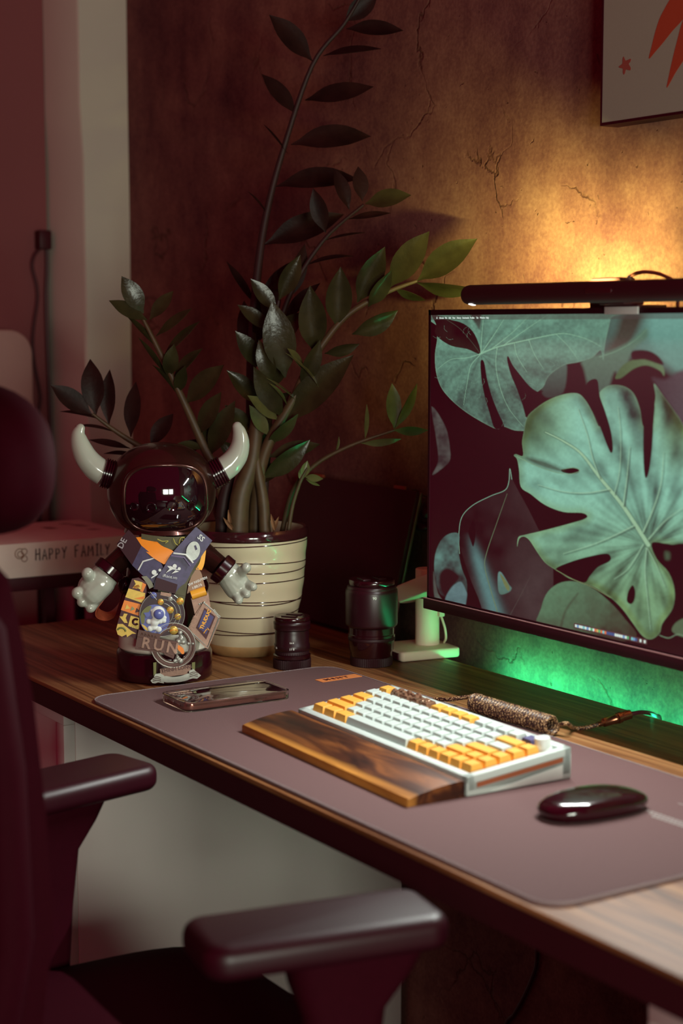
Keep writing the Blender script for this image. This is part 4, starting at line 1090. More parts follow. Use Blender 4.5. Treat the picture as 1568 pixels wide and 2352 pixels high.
part('foot_ring', lathe([(0, -0.0001), (0.0515, -0.0001), (0.0575, 0.006), (0.0607, 0.0145), (0.0604, 0.0160), (0.058, 0.017), (0.0, 0.017)], 64), M_POTF, pot, label='brown stained foot of the pot')
for z0, amp, ph in ((0.165, 0.003, 0.3), (0.139, 0.0035, 2.2), (0.133, 0.007, 4.0), (0.111, 0.002, 1.0), (0.088, 0.008, 4.2), (0.081, 0.004, 1.8), (0.064, 0.003, 5.0), (0.040, 0.004, 3.6), (0.034, 0.002, 0.5)):
    pts = []
    for i in range(72):
        a = 2 * math.pi * i / 72; z = z0 + amp * math.sin(a - VIEW + ph)
        r = pot_r(z) + 0.0001; pts.append((r * math.cos(a), r * math.sin(a), z))
    part('glaze_line', tube(pts, 0.00085, 6, closed=True), M_GLZ, pot)
def soil():
    V, F = [], []; n = 40; R_ = [0, 0.02, 0.04, 0.06, 0.078]
    rr = random.Random(4); V.append(Vector((0, 0, 0.168)))
    for r in R_[1:]:
        for i in range(n):
            a = 2 * math.pi * i / n; V.append(Vector((r * math.cos(a), r * math.sin(a), 0.163 + rr.uniform(-.002, .004))))
    for i in range(n): F.append((0, 1 + i, 1 + (i + 1) % n))
    for j in range(3):
        for i in range(n):
            i2 = (i + 1) % n; a = 1 + j * n; F.append((a + i, a + n + i, a + n + i2, a + i2))
    return V, F
part('soil', soil(), mat('dark_soil', (0.07, 0.025, 0.015), 0.95, bump=0.8, scale=200), plant)
def leaf_mat(name, c, rough):
    m, nt, b, N, L = nodes_of(name)
    tc = N('TexCoord'); n1 = N('TexNoise'); n1.inputs['Scale'].default_value = 25; n1.inputs['Detail'].default_value = 5; L(tc.outputs['Object'], n1.inputs['Vector'])
    rp = ramp(nt, [(0.3, tuple(k * 0.55 for k in c)), (0.7, tuple(k * 1.35 for k in c))]); L(n1.outputs['Fac'], rp.inputs['Fac'])
    L(rp.outputs['Color'], b.inputs['Base Color']); b.inputs['Roughness'].default_value = rough; b.inputs['Specular IOR Level'].default_value = 0.12 if rough > 0.4 else 0.28
    n2 = N('TexNoise'); n2.inputs['Scale'].default_value = 160; n2.inputs['Detail'].default_value = 3; L(tc.outputs['Object'], n2.inputs['Vector'])
    bp = N('Bump'); bp.inputs['Strength'].default_value = 0.30; bp.inputs['Distance'].default_value = 0.0012; L(n2.outputs['Fac'], bp.inputs['Height']); L(bp.outputs['Normal'], b.inputs['Normal'])
    return m
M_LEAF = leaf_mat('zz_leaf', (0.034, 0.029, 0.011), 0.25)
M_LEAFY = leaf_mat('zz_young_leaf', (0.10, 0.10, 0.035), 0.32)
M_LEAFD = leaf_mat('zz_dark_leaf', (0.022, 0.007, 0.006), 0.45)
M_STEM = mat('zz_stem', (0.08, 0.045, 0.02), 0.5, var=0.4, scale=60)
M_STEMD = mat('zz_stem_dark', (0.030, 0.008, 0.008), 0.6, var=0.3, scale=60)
M_HUSK = mat('dry_husk', (0.22, 0.10, 0.045), 0.8, var=0.4, scale=80)
def leaf_geo(base, tip, wid, face, fold=0.20, droop=0.10):
    """an elliptical leaf with a folded midrib, from base to tip, face = rough direction the upper side looks"""
    base, tip, face = Vector(base), Vector(tip), Vector(face)
    ax = tip - base; L_ = ax.length; ax.normalize()
    nn = (face - ax * face.dot(ax)).normalized(); sd = ax.cross(nn)
    n = 11; V, F = [], []
    prof = [0.03, 0.22, 0.52, 0.78, 0.95, 1.0, 0.95, 0.80, 0.56, 0.28, 0.0]
    for i in range(n):
        t = i / (n - 1)
        c = base + ax * (L_ * t) + nn * (droop * L_ * (4 * t * (1 - t)) * 0.5)
        w = prof[i] * wid / 2 * (1 + 0.05 * math.sin(9 * t))
        up = nn * (w * fold)
        for s in (-1, -0.5, 0, 0.5, 1):
            V.append(c + sd * (w * s) + up * (abs(s) ** 1.4) - nn * 0)
    top = len(V)
    for v in list(V): V.append(v - nn * 0.0005)
    for i in range(n - 1):
        for k in range(4):
            a = 5 * i + k; b = a + 5
            F.append((a, a + 1, b + 1, b)); F.append((top + a, top + b, top + b + 1, top + a + 1))
        for k in (0, 4):
            a = 5 * i + k; b = a + 5
            F.append((a, b, top + b, top + a) if k == 0 else (a, top + a, top + b, b))
    return V, F
TOCAM = -FWD + Vector((0, 0, 0.12))
def branch(stem_px, offs, radii, leaves, ms=M_STEM, ml=M_LEAF, asp=0.36):
    """stem_px: image points; offs: depth of each relative to the pot; leaves: (base px, tip px, tip depth change, width factor, roll)"""
    P = [at_d(x, y, PC, o) for (x, y), o in zip(stem_px, offs)]
    sp = spline(P, 6); m = len(sp)
    rr = []
    for i in range(m):
        t = i / (m - 1) * (len(radii) - 1); k = min(int(t), len(radii) - 2); rr.append(radii[k] + (radii[k + 1] - radii[k]) * (t - k))
    st = part('stem', tube(sp, rr, 10), ms, plant, True)
    for lf in leaves:
        (bx, by), (tx, ty), dd, wf, roll = lf[:5]
        mm = lf[5] if len(lf) > 5 else ml
        ds = [((at_d(bx, by, PC, 0) - at_d(*q, PC, 0)).length, o) for q, o in zip(stem_px, offs)]
        ds.sort(key=lambda k: k[0]); (d0, o0), (d1, o1) = ds[0], ds[1]
        ob = (o0 * d1 + o1 * d0) / (d0 + d1 + 1e-9)
        b = at_d(bx, by, PC, ob); t = at_d(tx, ty, PC, ob + dd)
        axv = (t - b).normalized(); f = Vector(TOCAM); f.rotate(Matrix.Rotation(math.radians(roll), 3, axv))
        part('leaf', leaf_geo(b, t, (t - b).length * asp * wf, f, rnd.uniform(.1, .35), rnd.uniform(.02, .16)), mm, st, True, sharp=80)
    return st
r_ = lambda *k: k
# tall dark stem at the back
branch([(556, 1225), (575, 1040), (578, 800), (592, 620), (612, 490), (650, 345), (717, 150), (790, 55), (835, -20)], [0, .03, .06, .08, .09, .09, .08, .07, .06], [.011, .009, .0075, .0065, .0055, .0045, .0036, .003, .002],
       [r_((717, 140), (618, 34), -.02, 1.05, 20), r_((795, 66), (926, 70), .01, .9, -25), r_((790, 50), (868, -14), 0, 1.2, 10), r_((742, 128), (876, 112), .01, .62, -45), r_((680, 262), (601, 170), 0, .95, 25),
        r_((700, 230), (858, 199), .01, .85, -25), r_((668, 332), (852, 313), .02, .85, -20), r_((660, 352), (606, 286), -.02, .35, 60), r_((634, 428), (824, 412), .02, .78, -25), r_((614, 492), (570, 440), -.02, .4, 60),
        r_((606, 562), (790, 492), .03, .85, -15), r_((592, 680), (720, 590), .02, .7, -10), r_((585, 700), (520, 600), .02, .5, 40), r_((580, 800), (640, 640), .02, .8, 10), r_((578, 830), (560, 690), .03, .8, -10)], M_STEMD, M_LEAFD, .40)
# thinner stem behind
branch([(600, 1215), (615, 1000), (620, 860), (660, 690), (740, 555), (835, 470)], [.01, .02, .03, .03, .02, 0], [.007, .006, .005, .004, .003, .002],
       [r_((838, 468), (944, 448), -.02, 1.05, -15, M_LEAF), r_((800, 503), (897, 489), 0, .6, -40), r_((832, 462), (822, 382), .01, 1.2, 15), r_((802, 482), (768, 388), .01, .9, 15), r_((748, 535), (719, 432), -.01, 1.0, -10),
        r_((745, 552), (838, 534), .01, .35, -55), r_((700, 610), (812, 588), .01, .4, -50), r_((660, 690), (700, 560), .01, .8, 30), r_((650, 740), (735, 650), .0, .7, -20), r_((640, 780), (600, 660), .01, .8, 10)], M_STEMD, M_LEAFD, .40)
# arching glossy stem towards the monitor
branch([(585, 1222), (596, 1090), (620, 1010), (672, 920), (715, 830), (790, 730), (880, 675), (958, 645)], [-.03, -.04, -.045, -.05, -.055, -.06, -.065, -.07], [.0115, .0095, .008, .0066, .0056, .0046, .0036, .0022],
       [r_((958, 645), (1096, 548), -.03, 1.05, -12), r_((955, 648), (1098, 664), -.01, 1.05, 65), r_((892, 662), (986, 531), -.02, 1.1, -10), r_((905, 660), (978, 690), .03, .8, 60), r_((820, 695), (884, 566), -.03, 1.05, 8), r_((845, 705), (900, 620), -.04, .9, 25),
        r_((772, 752), (782, 612), -.03, 1.15, 6), r_((722, 812), (712, 655), -.03, 1.1, 2), r_((808, 768), (914, 712), -.01, 1.1, 35), r_((745, 812), (826, 790), -.01, 1.0, 40), r_((655, 868), (625, 690), -.02, 1.15, 5), r_((628, 880), (594, 780), -.01, 1.1, -5),
        r_((645, 975), (812, 815), -.02, .85, -10), r_((690, 890), (735, 780), -.03, .9, 25), r_((640, 966), (568, 908), -.03, .95, 30, M_LEAFY), r_((618, 1002), (572, 930), -.02, .95, 10, M_LEAFY), r_((650, 960), (582, 842), -.03, .95, -10), r_((700, 850), (660, 800), -.04, .8, 50, M_LEAFY), r_((740, 905), (655, 810), -.04, .35, 70, M_LEAFY), r_((685, 925), (612, 868), -.04, .35, 70, M_LEAFY), r_((660, 935), (618, 880), -.04, .4, 60, M_LEAFY),
        r_((600, 1100), (712, 1010), -.01, .9, 25), r_((615, 1050), (735, 1020), .01, .9, -20), r_((610, 1020), (685, 950), -.03, .8, 40)], M_STEM, M_LEAF, .38)
# leafy stem filling the middle
branch([(570, 1224), (580, 1100), (592, 980), (605, 870), (625, 760), (640, 690)], [.0, .0, -.005, -.01, -.015, -.02], [.008, .007, .006, .005, .004, .002],
       [r_((640, 690), (690, 585), -.01, 1.0, 10), r_((636, 715), (575, 640), -.01, 1.0, 10), r_((625, 760), (545, 700), -.01, .9, 15), r_((615, 800), (700, 715), -.02, 1.0, -10), r_((608, 850), (540, 760), -.02, 1.0, 10), r_((600, 900), (668, 800), -.03, .9, 20), r_((598, 930), (520, 850), -.02, .95, 15), r_((594, 970), (668, 900), -.03, 1.0, -10), r_((590, 1000), (516, 930), -.02, .9, 15), r_((585, 1050), (640, 970), -.02, .9, 20), r_((582, 1090), (500, 1010), -.01, .9, 10), r_((580, 1110), (660, 1060), -.02, .9, -10)], M_STEMD, M_LEAF, .40)
# stem leaning left
branch([(525, 1225), (505, 1110), (470, 1030), (430, 940), (392, 860), (350, 775), (318, 712)], [-.02, -.02, -.02, -.02, -.02, -.02, -.02], [.009, .008, .007, .0058, .0048, .0036, .002],
       [r_((330, 720), (279, 634), -.01, 1.25, 10), r_((338, 735), (250, 690), -.02, .95, 20), r_((322, 712), (284, 668), .01, .9, -20), r_((343, 735), (398, 668), .01, 1.0, -15), r_((358, 772), (440, 708), -.01, .75, -40), r_((375, 818), (458, 738), -.01, .65, -45), r_((398, 868), (465, 800), -.01, .8, -35), r_((425, 928), (514, 838), -.02, 1.05, -20), r_((362, 800), (288, 722), .0, .55, 55), r_((382, 862), (318, 775), 0, .5, 55), r_((408, 908), (350, 838), 0, .5, 50), r_((385, 868), (400, 790), -.02, 1.1, 5), r_((405, 905), (425, 840), -.02, 1.0, 5), r_((455, 1000), (508, 900), -.02, 1.0, -20), r_((470, 1030), (405, 1020), -.02, .9, 40), r_((480, 1050), (540, 920), -.01, .9, -10), r_((470, 1040), (500, 940), .02, .9, -20)], M_STEM, M_LEAF, .40)
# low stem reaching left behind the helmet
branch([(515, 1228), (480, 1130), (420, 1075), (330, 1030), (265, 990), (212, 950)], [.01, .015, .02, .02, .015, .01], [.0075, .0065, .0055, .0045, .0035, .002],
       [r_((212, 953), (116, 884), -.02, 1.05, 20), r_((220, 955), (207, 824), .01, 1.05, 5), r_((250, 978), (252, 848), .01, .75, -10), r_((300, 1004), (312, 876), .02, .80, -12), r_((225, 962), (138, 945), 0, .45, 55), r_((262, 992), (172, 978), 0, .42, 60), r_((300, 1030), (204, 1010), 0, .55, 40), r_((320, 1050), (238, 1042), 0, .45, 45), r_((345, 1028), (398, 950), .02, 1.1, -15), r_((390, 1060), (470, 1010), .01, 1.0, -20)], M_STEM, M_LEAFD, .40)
# thin young shoots on the right
branch([(648, 1222), (672, 1130), (720, 1070), (800, 1025), (905, 988)], [-.01, -.015, -.02, -.025, -.03], [.0042, .0038, .0032, .0027, .0018],
       [r_((903, 988), (984, 988), -.01, .75, 30), r_((905, 985), (900, 880), 0, .95, 20), r_((838, 1010), (842, 928), 0, .5, 50), r_((828, 1018), (922, 1008), 0, .55, 35), r_((905, 986), (958, 880), .01, .6, 40), r_((770, 1040), (778, 1002), 0, .5, 40)], M_STEM, M_LEAFY, .40)
branch([(662, 1220), (672, 1160), (690, 1105), (706, 1075)], [-.03, -.03, -.032, -.035], [.0032, .003, .0026, .0016],
       [r_((694, 1100), (706, 1058), 0, 1.1, 10), r_((700, 1095), (742, 1100), -.01, .9, 15), r_((702, 1100), (734, 1116), 0, .6, 40), r_((690, 1105), (690, 1075), 0, .9, 10)], M_STEM, M_LEAFY, .45)
# thick old stems rising from the soil
branch([(545, 1226), (552, 1140), (578, 1060), (590, 960)], [-.05, -.05, -.045, -.035], [.0165, .0145, .0120, .0090], [], M_STEM)
branch([(608, 1224), (604, 1150), (592, 1080), (588, 1040)], [-.05, -.05, -.05, -.045], [.0090, .0085, .0065, .004], [], M_STEM)
branch([(508, 1230), (512, 1160), (530, 1080), (545, 1000)], [-.03, -.03, -.02, -.01], [.0095, .009, .008, .006], [], M_STEMD)
for (bx, by), (tx, ty), o in (((532, 1224), (524, 1170), -.055), ((540, 1222), (512, 1188), -.06), ((632, 1222), (622, 1180), -.055), ((626, 1224), (640, 1186), -.05)):
    b, t = at_d(bx, by, PC, o), at_d(tx, ty, PC, o - .005)
    part('husk', leaf_geo(b, t, 0.006, TOCAM, .8, .25), M_HUSK, plant, True)
# ================================================================== horned astronaut toy
FIG0 = Vector((-2.011, 1.015, DESK + 0.0002)); FROT = math.radians(66)
fig = thing('toy_figure', 'dark toy astronaut with white horns and white gloves on a black base', 'toy', FIG0, FROT)
FM = WM[fig.name]; FMi = FM.inverted(); FMr = FMi.to_3x3()
def fp(px, py, ly=0.0):
    """local point of the toy that shows at the pixel, on its upright plane at local depth ly"""
    o = FMi @ Vector(CAM); d = FMr @ Vector(ray(px, py))
    return o + d * ((ly - o.y) / d.y)
PXM = 1 / 1672.0
M_FIG = mat('gunmetal_brown', (0.060, 0.018, 0.014), 0.26, metal=0.65, var=0.15, coat=0.4)
M_FIGB = mat('figure_black', (0.025, 0.002, 0.005), 0.2, coat=0.4)
M_VISOR = mat('visor_black', (0.012, 0.002, 0.004), 0.05, coat=1.0, spec=0.8)
M_BONE = mat('white_gloss', (0.42, 0.44, 0.37), 0.16, var=0.02, coat=0.6)
M_RIMM = mat('visor_rim', (0.42, 0.24, 0.19), 0.25, metal=0.8)
bcx = fp(378, 1556).x
part('base', lathe([(0, 0), (0.0635, 0), (0.0655, 0.002), (0.0655, 0.034), (0.0635, 0.0385), (0.0595, 0.0405), (0, 0.0405)], 56, bcx), M_FIGB, fig)
part('hem', lathe([(0, 0.0405), (0.060, 0.0405), (0.0625, 0.043), (0.0615, 0.062), (0.058, 0.066), (0, 0.066)], 56, bcx), mat('hem_white', (0.60, 0.56, 0.48), 0.35), fig, label='white lower band of the body')
hc = fp(371, 1126)
part('torso', lathe([(0, 0.066), (0.0565, 0.066), (0.0545, 0.085), (0.0520, 0.115), (0.0500, 0.145), (0.0475, 0.165), (0.041, 0.182), (0.034, 0.194), (0.034, 0.204), (0, 0.204)], 48, bcx), M_FIGB, fig)
HRX, HRY, HRZ = 0.0738, 0.0700, 0.0655
helm = part('helmet', join(ellipsoid(hc, HRX, HRY, HRZ, 56, 36, 0.93), lathe([(0.040, hc.z - 0.0585), (0.052, hc.z - 0.0560), (0.050, hc.z - 0.0505)], 48, hc.x, hc.y)), M_FIG, fig, sharp=70)
vc = fp(380, 1145, -0.05)
def helm_y(x, z, k=1.0):
    q = 1 - (abs(x) / HRX) ** (2 / .93) - (abs(z) / HRZ) ** (2 / .93)
    return -HRY * max(q, 0.0) ** (.93 / 2) * k
VA, VB = 0.0548, 0.0452
def vborder(a, s=1.0):
    c, si = math.cos(a), math.sin(a); p = 2.9
    k = (abs(c) ** p + abs(si) ** p) ** (-1 / p) * s
    return VA * c * k, VB * si * k
def visor():
    V, F = [], []; n, m = 64, 14
    ox, oz = vc.x - hc.x, vc.z - hc.z
    def pt(x, z, lift): 
        return Vector((hc.x + x, hc.y + helm_y(x, z) - lift, hc.z + z))
    V.append(pt(ox, oz, 0.003))
    for j in range(1, m + 1):
        s = j / m
        for i in range(n):
            x, z = vborder(2 * math.pi * i / n, s)
            V.append(pt(ox + x, oz + z, 0.0006 + 0.0024 * (1 - s ** 3)))
    for i in range(n): F.append((0, 1 + (i + 1) % n, 1 + i))
    for j in range(m - 1):
        for i in range(n):
            i2 = (i + 1) % n; a = 1 + j * n; F.append((a + i, a + i2, a + n + i2, a + n + i))
    return V, F
vg = visor()
vis = part('visor', (vg[0], [f[::-1] for f in vg[1]] if False else vg[1]), M_VISOR, helm, label='glossy black visor', sharp=80)
rim = []
for i in range(64):
    x, z = vborder(2 * math.pi * i / 64, 1.0); ox, oz = vc.x - hc.x + x, vc.z - hc.z + z
    rim.append((hc.x + ox, hc.y + helm_y(ox, oz) + 0.0002, hc.z + oz))
part('visor_rim', tube(rim, 0.0033, 12, closed=True), M_FIG, helm)
def on_visor(px, py, lift):
    for ly in np.linspace(-0.075, 0.0, 200):
        p = fp(px, py, hc.y + ly)
        if helm_y(p.x - hc.x, p.z - hc.z) >= ly - lift: pass
        else: return p
    return p
for px, py, r in ((310, 1162, .0062), (347, 1163, .0075), (394, 1158, .0085), (437, 1160, .0068)):
    x, z = fp(px, py, hc.y - 0.06).x - hc.x, fp(px, py, hc.y - 0.06).z - hc.z
    p = Vector((hc.x + x, hc.y + helm_y(x, z), hc.z + z))
    nn = Vector((x / HRX ** 2, (p.y - hc.y) / HRY ** 2, z / HRZ ** 2)).normalized(); M_ = Matrix.Translation(p + nn * 0.0015) @ nn.to_track_quat('Z', 'Y').to_matrix().to_4x4()
    part('eye', xf(lathe([(0, 0.0010), (r * .55, 0.0010), (r * .62, 0.0022), (r * .8, 0.0026), (r * .84, 0.0016), (r * .92, 0.0020), (r, 0.0012), (r, 0)], 28), M_), M_VISOR, vis)
# horns with ribbed sockets
def local_path(pts, ly): return [fp(x, y, l) for (x, y), l in zip(pts, ly)]
for pts, rad, s0, s1, lab in (([(238, 1087), (219, 1074), (199, 1052), (185, 1022), (180, 998), (184, 984)], [29, 28.5, 26, 21.5, 16, 11], (274, 1096), (236, 1085), 'white horn'),
                              ([(510, 1080), (528, 1066), (544, 1045), (552, 1018), (550, 994), (545, 980)], [29, 28, 25.5, 21, 16, 11.5], (476, 1098), (514, 1078), 'white horn')):
    P = spline(local_path(pts, [0, 0, 0, 0, 0, 0]), 5); m = len(P)
    rr = [np.interp(i / (m - 1) * 5, range(6), rad) * PXM for i in range(m)]
    tip = P[-1]; d = (P[-1] - P[-2]).normalized()
    for k in range(1, 5): P.append(tip + d * rr[m - 1] * math.sin(k * math.pi / 8)); rr.append(max(rr[m - 1] * math.cos(k * math.pi / 8), 1e-5))
    h = part('horn', tube(P, rr, 24), M_BONE, fig, label=lab, sharp=70)
    a, b = fp(*s0), fp(*s1); prof = []
    L_ = (b - a).length; nr = 7
    prof = [(0, 0)]
    for k in range(nr):
        z0 = L_ * k / nr
        prof += [(0.0186, z0), (0.0206, z0 + L_ / nr * .25), (0.0206, z0 + L_ / nr * .7), (0.0186, z0 + L_ / nr * .95)]
    prof += [(0.0186, L_), (0, L_)]
    part('ribbed_socket', xf(lathe(prof, 36), Matrix.Translation(a) @ (b - a).to_track_quat('Z', 'Y').to_matrix().to_4x4()), M_FIGB, h)
# arms, cuffs, gloves
def remeshed(g, vox, smooth=3):
    ob = bpy.data.objects.new('blob', mesh('blob', g, None)); COL.objects.link(ob)
    r = ob.modifiers.new('r', 'REMESH'); r.mode = 'VOXEL'; r.voxel_size = vox
    s = ob.modifiers.new('s', 'SMOOTH'); s.factor = 0.5; s.iterations = smooth
    dg = bpy.context.evaluated_depsgraph_get(); me = ob.evaluated_get(dg).to_mesh()
    out = [v.co.copy() for v in me.vertices], [tuple(p.vertices) for p in me.polygons]
    ob.evaluated_get(dg).to_mesh_clear(); bpy.data.objects.remove(ob)
    return out
def blob_tube(a, b, r0, r1, n=16):
    """capsule from a to b"""
    d = (b - a).normalized(); P, R_ = [], []
    for k in range(5): t = math.pi / 2 * (1 - k / 4); P.append(a - d * r0 * math.sin(t)); R_.append(max(r0 * math.cos(t), 1e-5))
    for k in range(5): t = math.pi / 2 * (k / 4); P.append(b + d * r1 * math.sin(t)); R_.append(max(r1 * math.cos(t), 1e-5))
    return tube(P, R_, n)
def limb(sh, el, cuff0, cuff1, fingers, palm, ly, side):
    a, b = fp(*sh, 0.0), fp(*el, ly)
    arm_ = part('arm', tube([a, a.lerp(b, .5), b], [0.0165, 0.0150, 0.0142], 24), M_FIG, fig)
    c0, c1 = fp(*cuff0, ly), fp(*cuff1, ly - 0.002)
    L_ = (c1 - c0).length
    part('cuff', xf(lathe([(0, 0), (0.0185, 0), (0.0205, 0.0015), (0.0205, L_ - .0015), (0.0190, L_), (0, L_)], 36), Matrix.Translation(c0) @ (c1 - c0).to_track_quat('Z', 'Y').to_matrix().to_4x4()), M_FIGB, arm_)
    gs = []
    for p, q, r0, r1, l0, l1 in palm + fingers:
        gs.append(blob_tube(fp(*p, ly + l0), fp(*q, ly + l1), r0 * PXM, r1 * PXM))
    g = remeshed(join(*gs), 0.0013, 4)
    part('glove', g, M_BONE, arm_, label='white glove with stubby fingers', sharp=180)
limb((302, 1262), (250, 1308), (258, 1300), (243, 1318),
     [((208, 1335), (201, 1317), 15, 14, 0, -.018), ((205, 1352), (178, 1362), 15, 14, 0, -.010), ((210, 1365), (189, 1382), 14, 13, 0, -.010), ((222, 1375), (208, 1396), 14, 12, 0, -.010)],
     [((238, 1326), (212, 1348), 33, 33, 0, 0), ((234, 1340), (212, 1362), 30, 30, -.004, -.004)], -0.022, -1)
limb((462, 1268), (508, 1304), (502, 1300), (522, 1316),
     [((545, 1322), (565, 1304), 12, 12, 0, -.022), ((560, 1338), (581, 1348), 12, 10, 0, -.020), ((550, 1350), (566, 1365), 12, 10, 0, -.020), ((538, 1362), (548, 1379), 13, 10, 0, -.020)],
     [((526, 1320), (544, 1340), 31, 29, 0, 0), ((528, 1332), (540, 1352), 26, 25, -.002, -.002)], -0.022, 1)
part('hip_joint', join(*[ellipsoid(fp(x, 1345, -0.005), .011, .012, .013, 16, 10) for x in (289, 468)][:1]), M_FIGB, fig)
part('hip_joint', ellipsoid(fp(462, 1345, -0.005), .011, .012, .013, 16, 10), M_FIGB, fig)

# ================================================================== race medals hung round the toy
def cpx(x, y): return 270 + x / 6.03, 1210 + y / 6.03
def c8(x, y, ly): return fp(*cpx(x, y), ly)
def plate(pts, ly, th=0.0015, smooth=False):
    P = [c8(x, y, ly) for x, y in pts]; pl = [(p.x, p.z) for p in P]
    if smooth: pl = [(v.x, v.y) for v in spline([(a, b, 0) for a, b in pl], 5, True)]
    return xf(prism(pl, (0, ly, 0), (1, 0, 0), (0, 0, 1), th), FM)
def disc(x, y, r, ly, th=0.0015, n=32):
    return plate([(x + r * math.cos(2 * math.pi * i / n), y + r * math.sin(2 * math.pi * i / n)) for i in range(n)], ly, th)
def dome(x, y, r, ly, sy=0.6, rz=None):
    p = c8(x, y, ly); rr = r / 6.03 * PXM
    return xf(ellipsoid(p, rr, rr * sy, (rz or r) / 6.03 * PXM, 18, 10), FM)
def wire(pts, ly, r, closed=False, k=4):
    P = [c8(x, y, ly) for x, y in pts]
    return xf(tube(spline(P, k, closed), r, 6, closed=closed), FM)
def arc(x, y, r, a0, a1, n=24): return [(x + r * math.cos(math.radians(a0 + (a1 - a0) * i / n)), y + r * math.sin(math.radians(a0 + (a1 - a0) * i / n))) for i in range(n + 1)]
def words_at(s, x, y, ang, size, ly, depth=0.0003, bold=0.0, space=1.0, align='LEFT'):
    p = FM @ c8(x, y, ly); a = math.radians(ang)
    ex, ez = FM.to_3x3() @ Vector((1, 0, 0)), Vector((0, 0, 1))
    return text_geo(s, size / 6.03 * PXM * 1.35, p, ex * math.cos(a) + ez * math.sin(a), ez * math.cos(a) - ex * math.sin(a), depth, align, bold=bold, space=space)
def ribbon(edges, lys, th=0.0007):
    """edges: list of (left, right) sketch points; lys: depth at each"""
    V, F = [], []
    sm = 4; Lp, Rp = [], []
    for (l, r), ly in zip(edges, lys):
        Lp.append(c8(*l, ly)); Rp.append(c8(*r, ly))
    Lp, Rp = spline(Lp, sm), spline(Rp, sm); n = len(Lp)
    for a, b in zip(Lp, Rp):
        V += [a, b, b + Vector((0, th, 0)), a + Vector((0, th, 0))]
    for i in range(n - 1):
        for k in range(4):
            k2 = (k + 1) % 4; a, b = 4 * i, 4 * i + 4; F.append((a + k, a + k2, b + k2, b + k))
    F += [(3, 2, 1, 0), tuple(4 * (n - 1) + k for k in range(4))]
    return xf((V, F), FM)
C_ = lambda name, c, rough=0.45, metal=0.0, **k: mat(name, lin(c), rough, metal, **k)
M_RB = C_('ribbon_navy', (74, 66, 98), .5, scale=160, var=.45); M_RB2 = C_('ribbon_blue', (150, 158, 196), .5, scale=60, var=.35); M_RD = C_('ribbon_black', (60, 26, 36), .6)
M_OR = mat('ribbon_orange', (0.95, 0.28, 0.025), 0.45); M_OR2 = mat('ribbon_amber', (0.95, 0.42, 0.04), 0.4); M_OL = C_('ribbon_olive', (88, 84, 58), .6, scale=70, var=.4); M_TAN = C_('ribbon_tan', (160, 128, 104), .6)
M_YS = C_('scribble_yellow', (186, 176, 84), .6); M_WH = C_('print_white', (226, 230, 226), .5); M_MOON = C_('print_moon', (206, 214, 206), .6, scale=260, var=.25)
M_DKM = C_('medal_dark', (70, 36, 40), .35, .4); M_GOLD = C_('medal_gold', (206, 172, 84), .35, .35, var=.2, scale=200); M_MOR = mat('medal_orange', (0.90, 0.25, 0.03), .4); M_BRZ = C_('medal_bronze', (142, 112, 100), .32, .75, var=.35, scale=260); M_SIL = C_('medal_silver', (168, 168, 160), .42, .55, var=.2, scale=260)
M_BRD = C_('bronze_recess', (88, 62, 58), .4, .6); M_OLV = C_('medal_olive', (112, 112, 60), .4); M_BLU = C_('medal_blue', (96, 104, 168), .3, coat=.4); M_PUR = C_('medal_indigo', (64, 58, 112), .4)
FR = -0.0635
# -- 1: icon medal on the left
m1 = thing('race_medal', 'long race medal with orange and gold icon tiles, leftmost on the toy', 'medal', FM @ c8(190, 1500, FR), 0, 'race medals hung on the toy')
part('strap', ribbon([((330, 690), (400, 680)), ((400, 780), (470, 760)), ((440, 860), (500, 830))], [FR - .001] * 3), C_('strap_grey', (130, 128, 108)), m1, True)
pl = part('plate', plate([(200, 715), (290, 700), (395, 770), (400, 900), (360, 1100), (320, 1290), (300, 1430), (270, 1560), (180, 1510), (90, 1530), (10, 1500), (-25, 1420), (45, 1170), (110, 960)], FR - .001, .002), M_DKM, m1, True)
L1 = FR - .003
for nm, pts, m in (('icon', [(225, 735), (345, 768), (335, 880), (285, 850), (205, 850), (250, 790)], M_GOLD), ('icon', [(225, 820), (290, 800), (310, 830), (270, 855), (215, 850)], M_MOR), ('icon', [(345, 770), (395, 800), (350, 905), (310, 890)], M_MOR),
                   ('tile', [(152, 852), (382, 918), (365, 1062), (106, 972)], M_GOLD), ('tile', [(92, 1015), (352, 1082), (322, 1242), (46, 1150)], M_MOR),
                   ('icon', [(88, 1200), (138, 1205), (112, 1262), (138, 1332), (92, 1328), (25, 1240), (72, 1240)], M_GOLD), ('tile', [(182, 1230), (302, 1262), (290, 1424), (145, 1372)], M_GOLD),
                   ('icon', [(0, 1345), (70, 1345), (140, 1400), (190, 1440), (260, 1480), (200, 1480), (130, 1528), (120, 1490), (60, 1520), (0, 1490), (-20, 1420)], M_GOLD)):
    part(nm, plate(pts, L1, .0006), m, pl, True)
L1 -= .0006
part('icon', plate([(290, 980), (370, 960), (365, 1000), (300, 1005), (230, 990)], L1, .0004), M_MOR, pl, True)
for pts, m in (([(125, 1072), (172, 1130), (102, 1142)], M_GOLD), ([(200, 1100), (240, 1140), (175, 1165)], C_('tile_sage', (140, 150, 104))), ([(262, 1125), (322, 1172), (242, 1188)], M_DKM)):
    part('arrow', plate(pts, L1, .0004), m, pl, True)
part('letter', wire(arc(250, 1315, 36, 40, 320), L1 - .0002, .0016), M_DKM, pl, True)
part('letter', words_at('CITI', 185, 1395, -14, 34, L1), M_OLV, pl, True)
part('arc', wire(arc(50, 1460, 62, -150, -10), L1, .0014), M_OLV, pl, True)
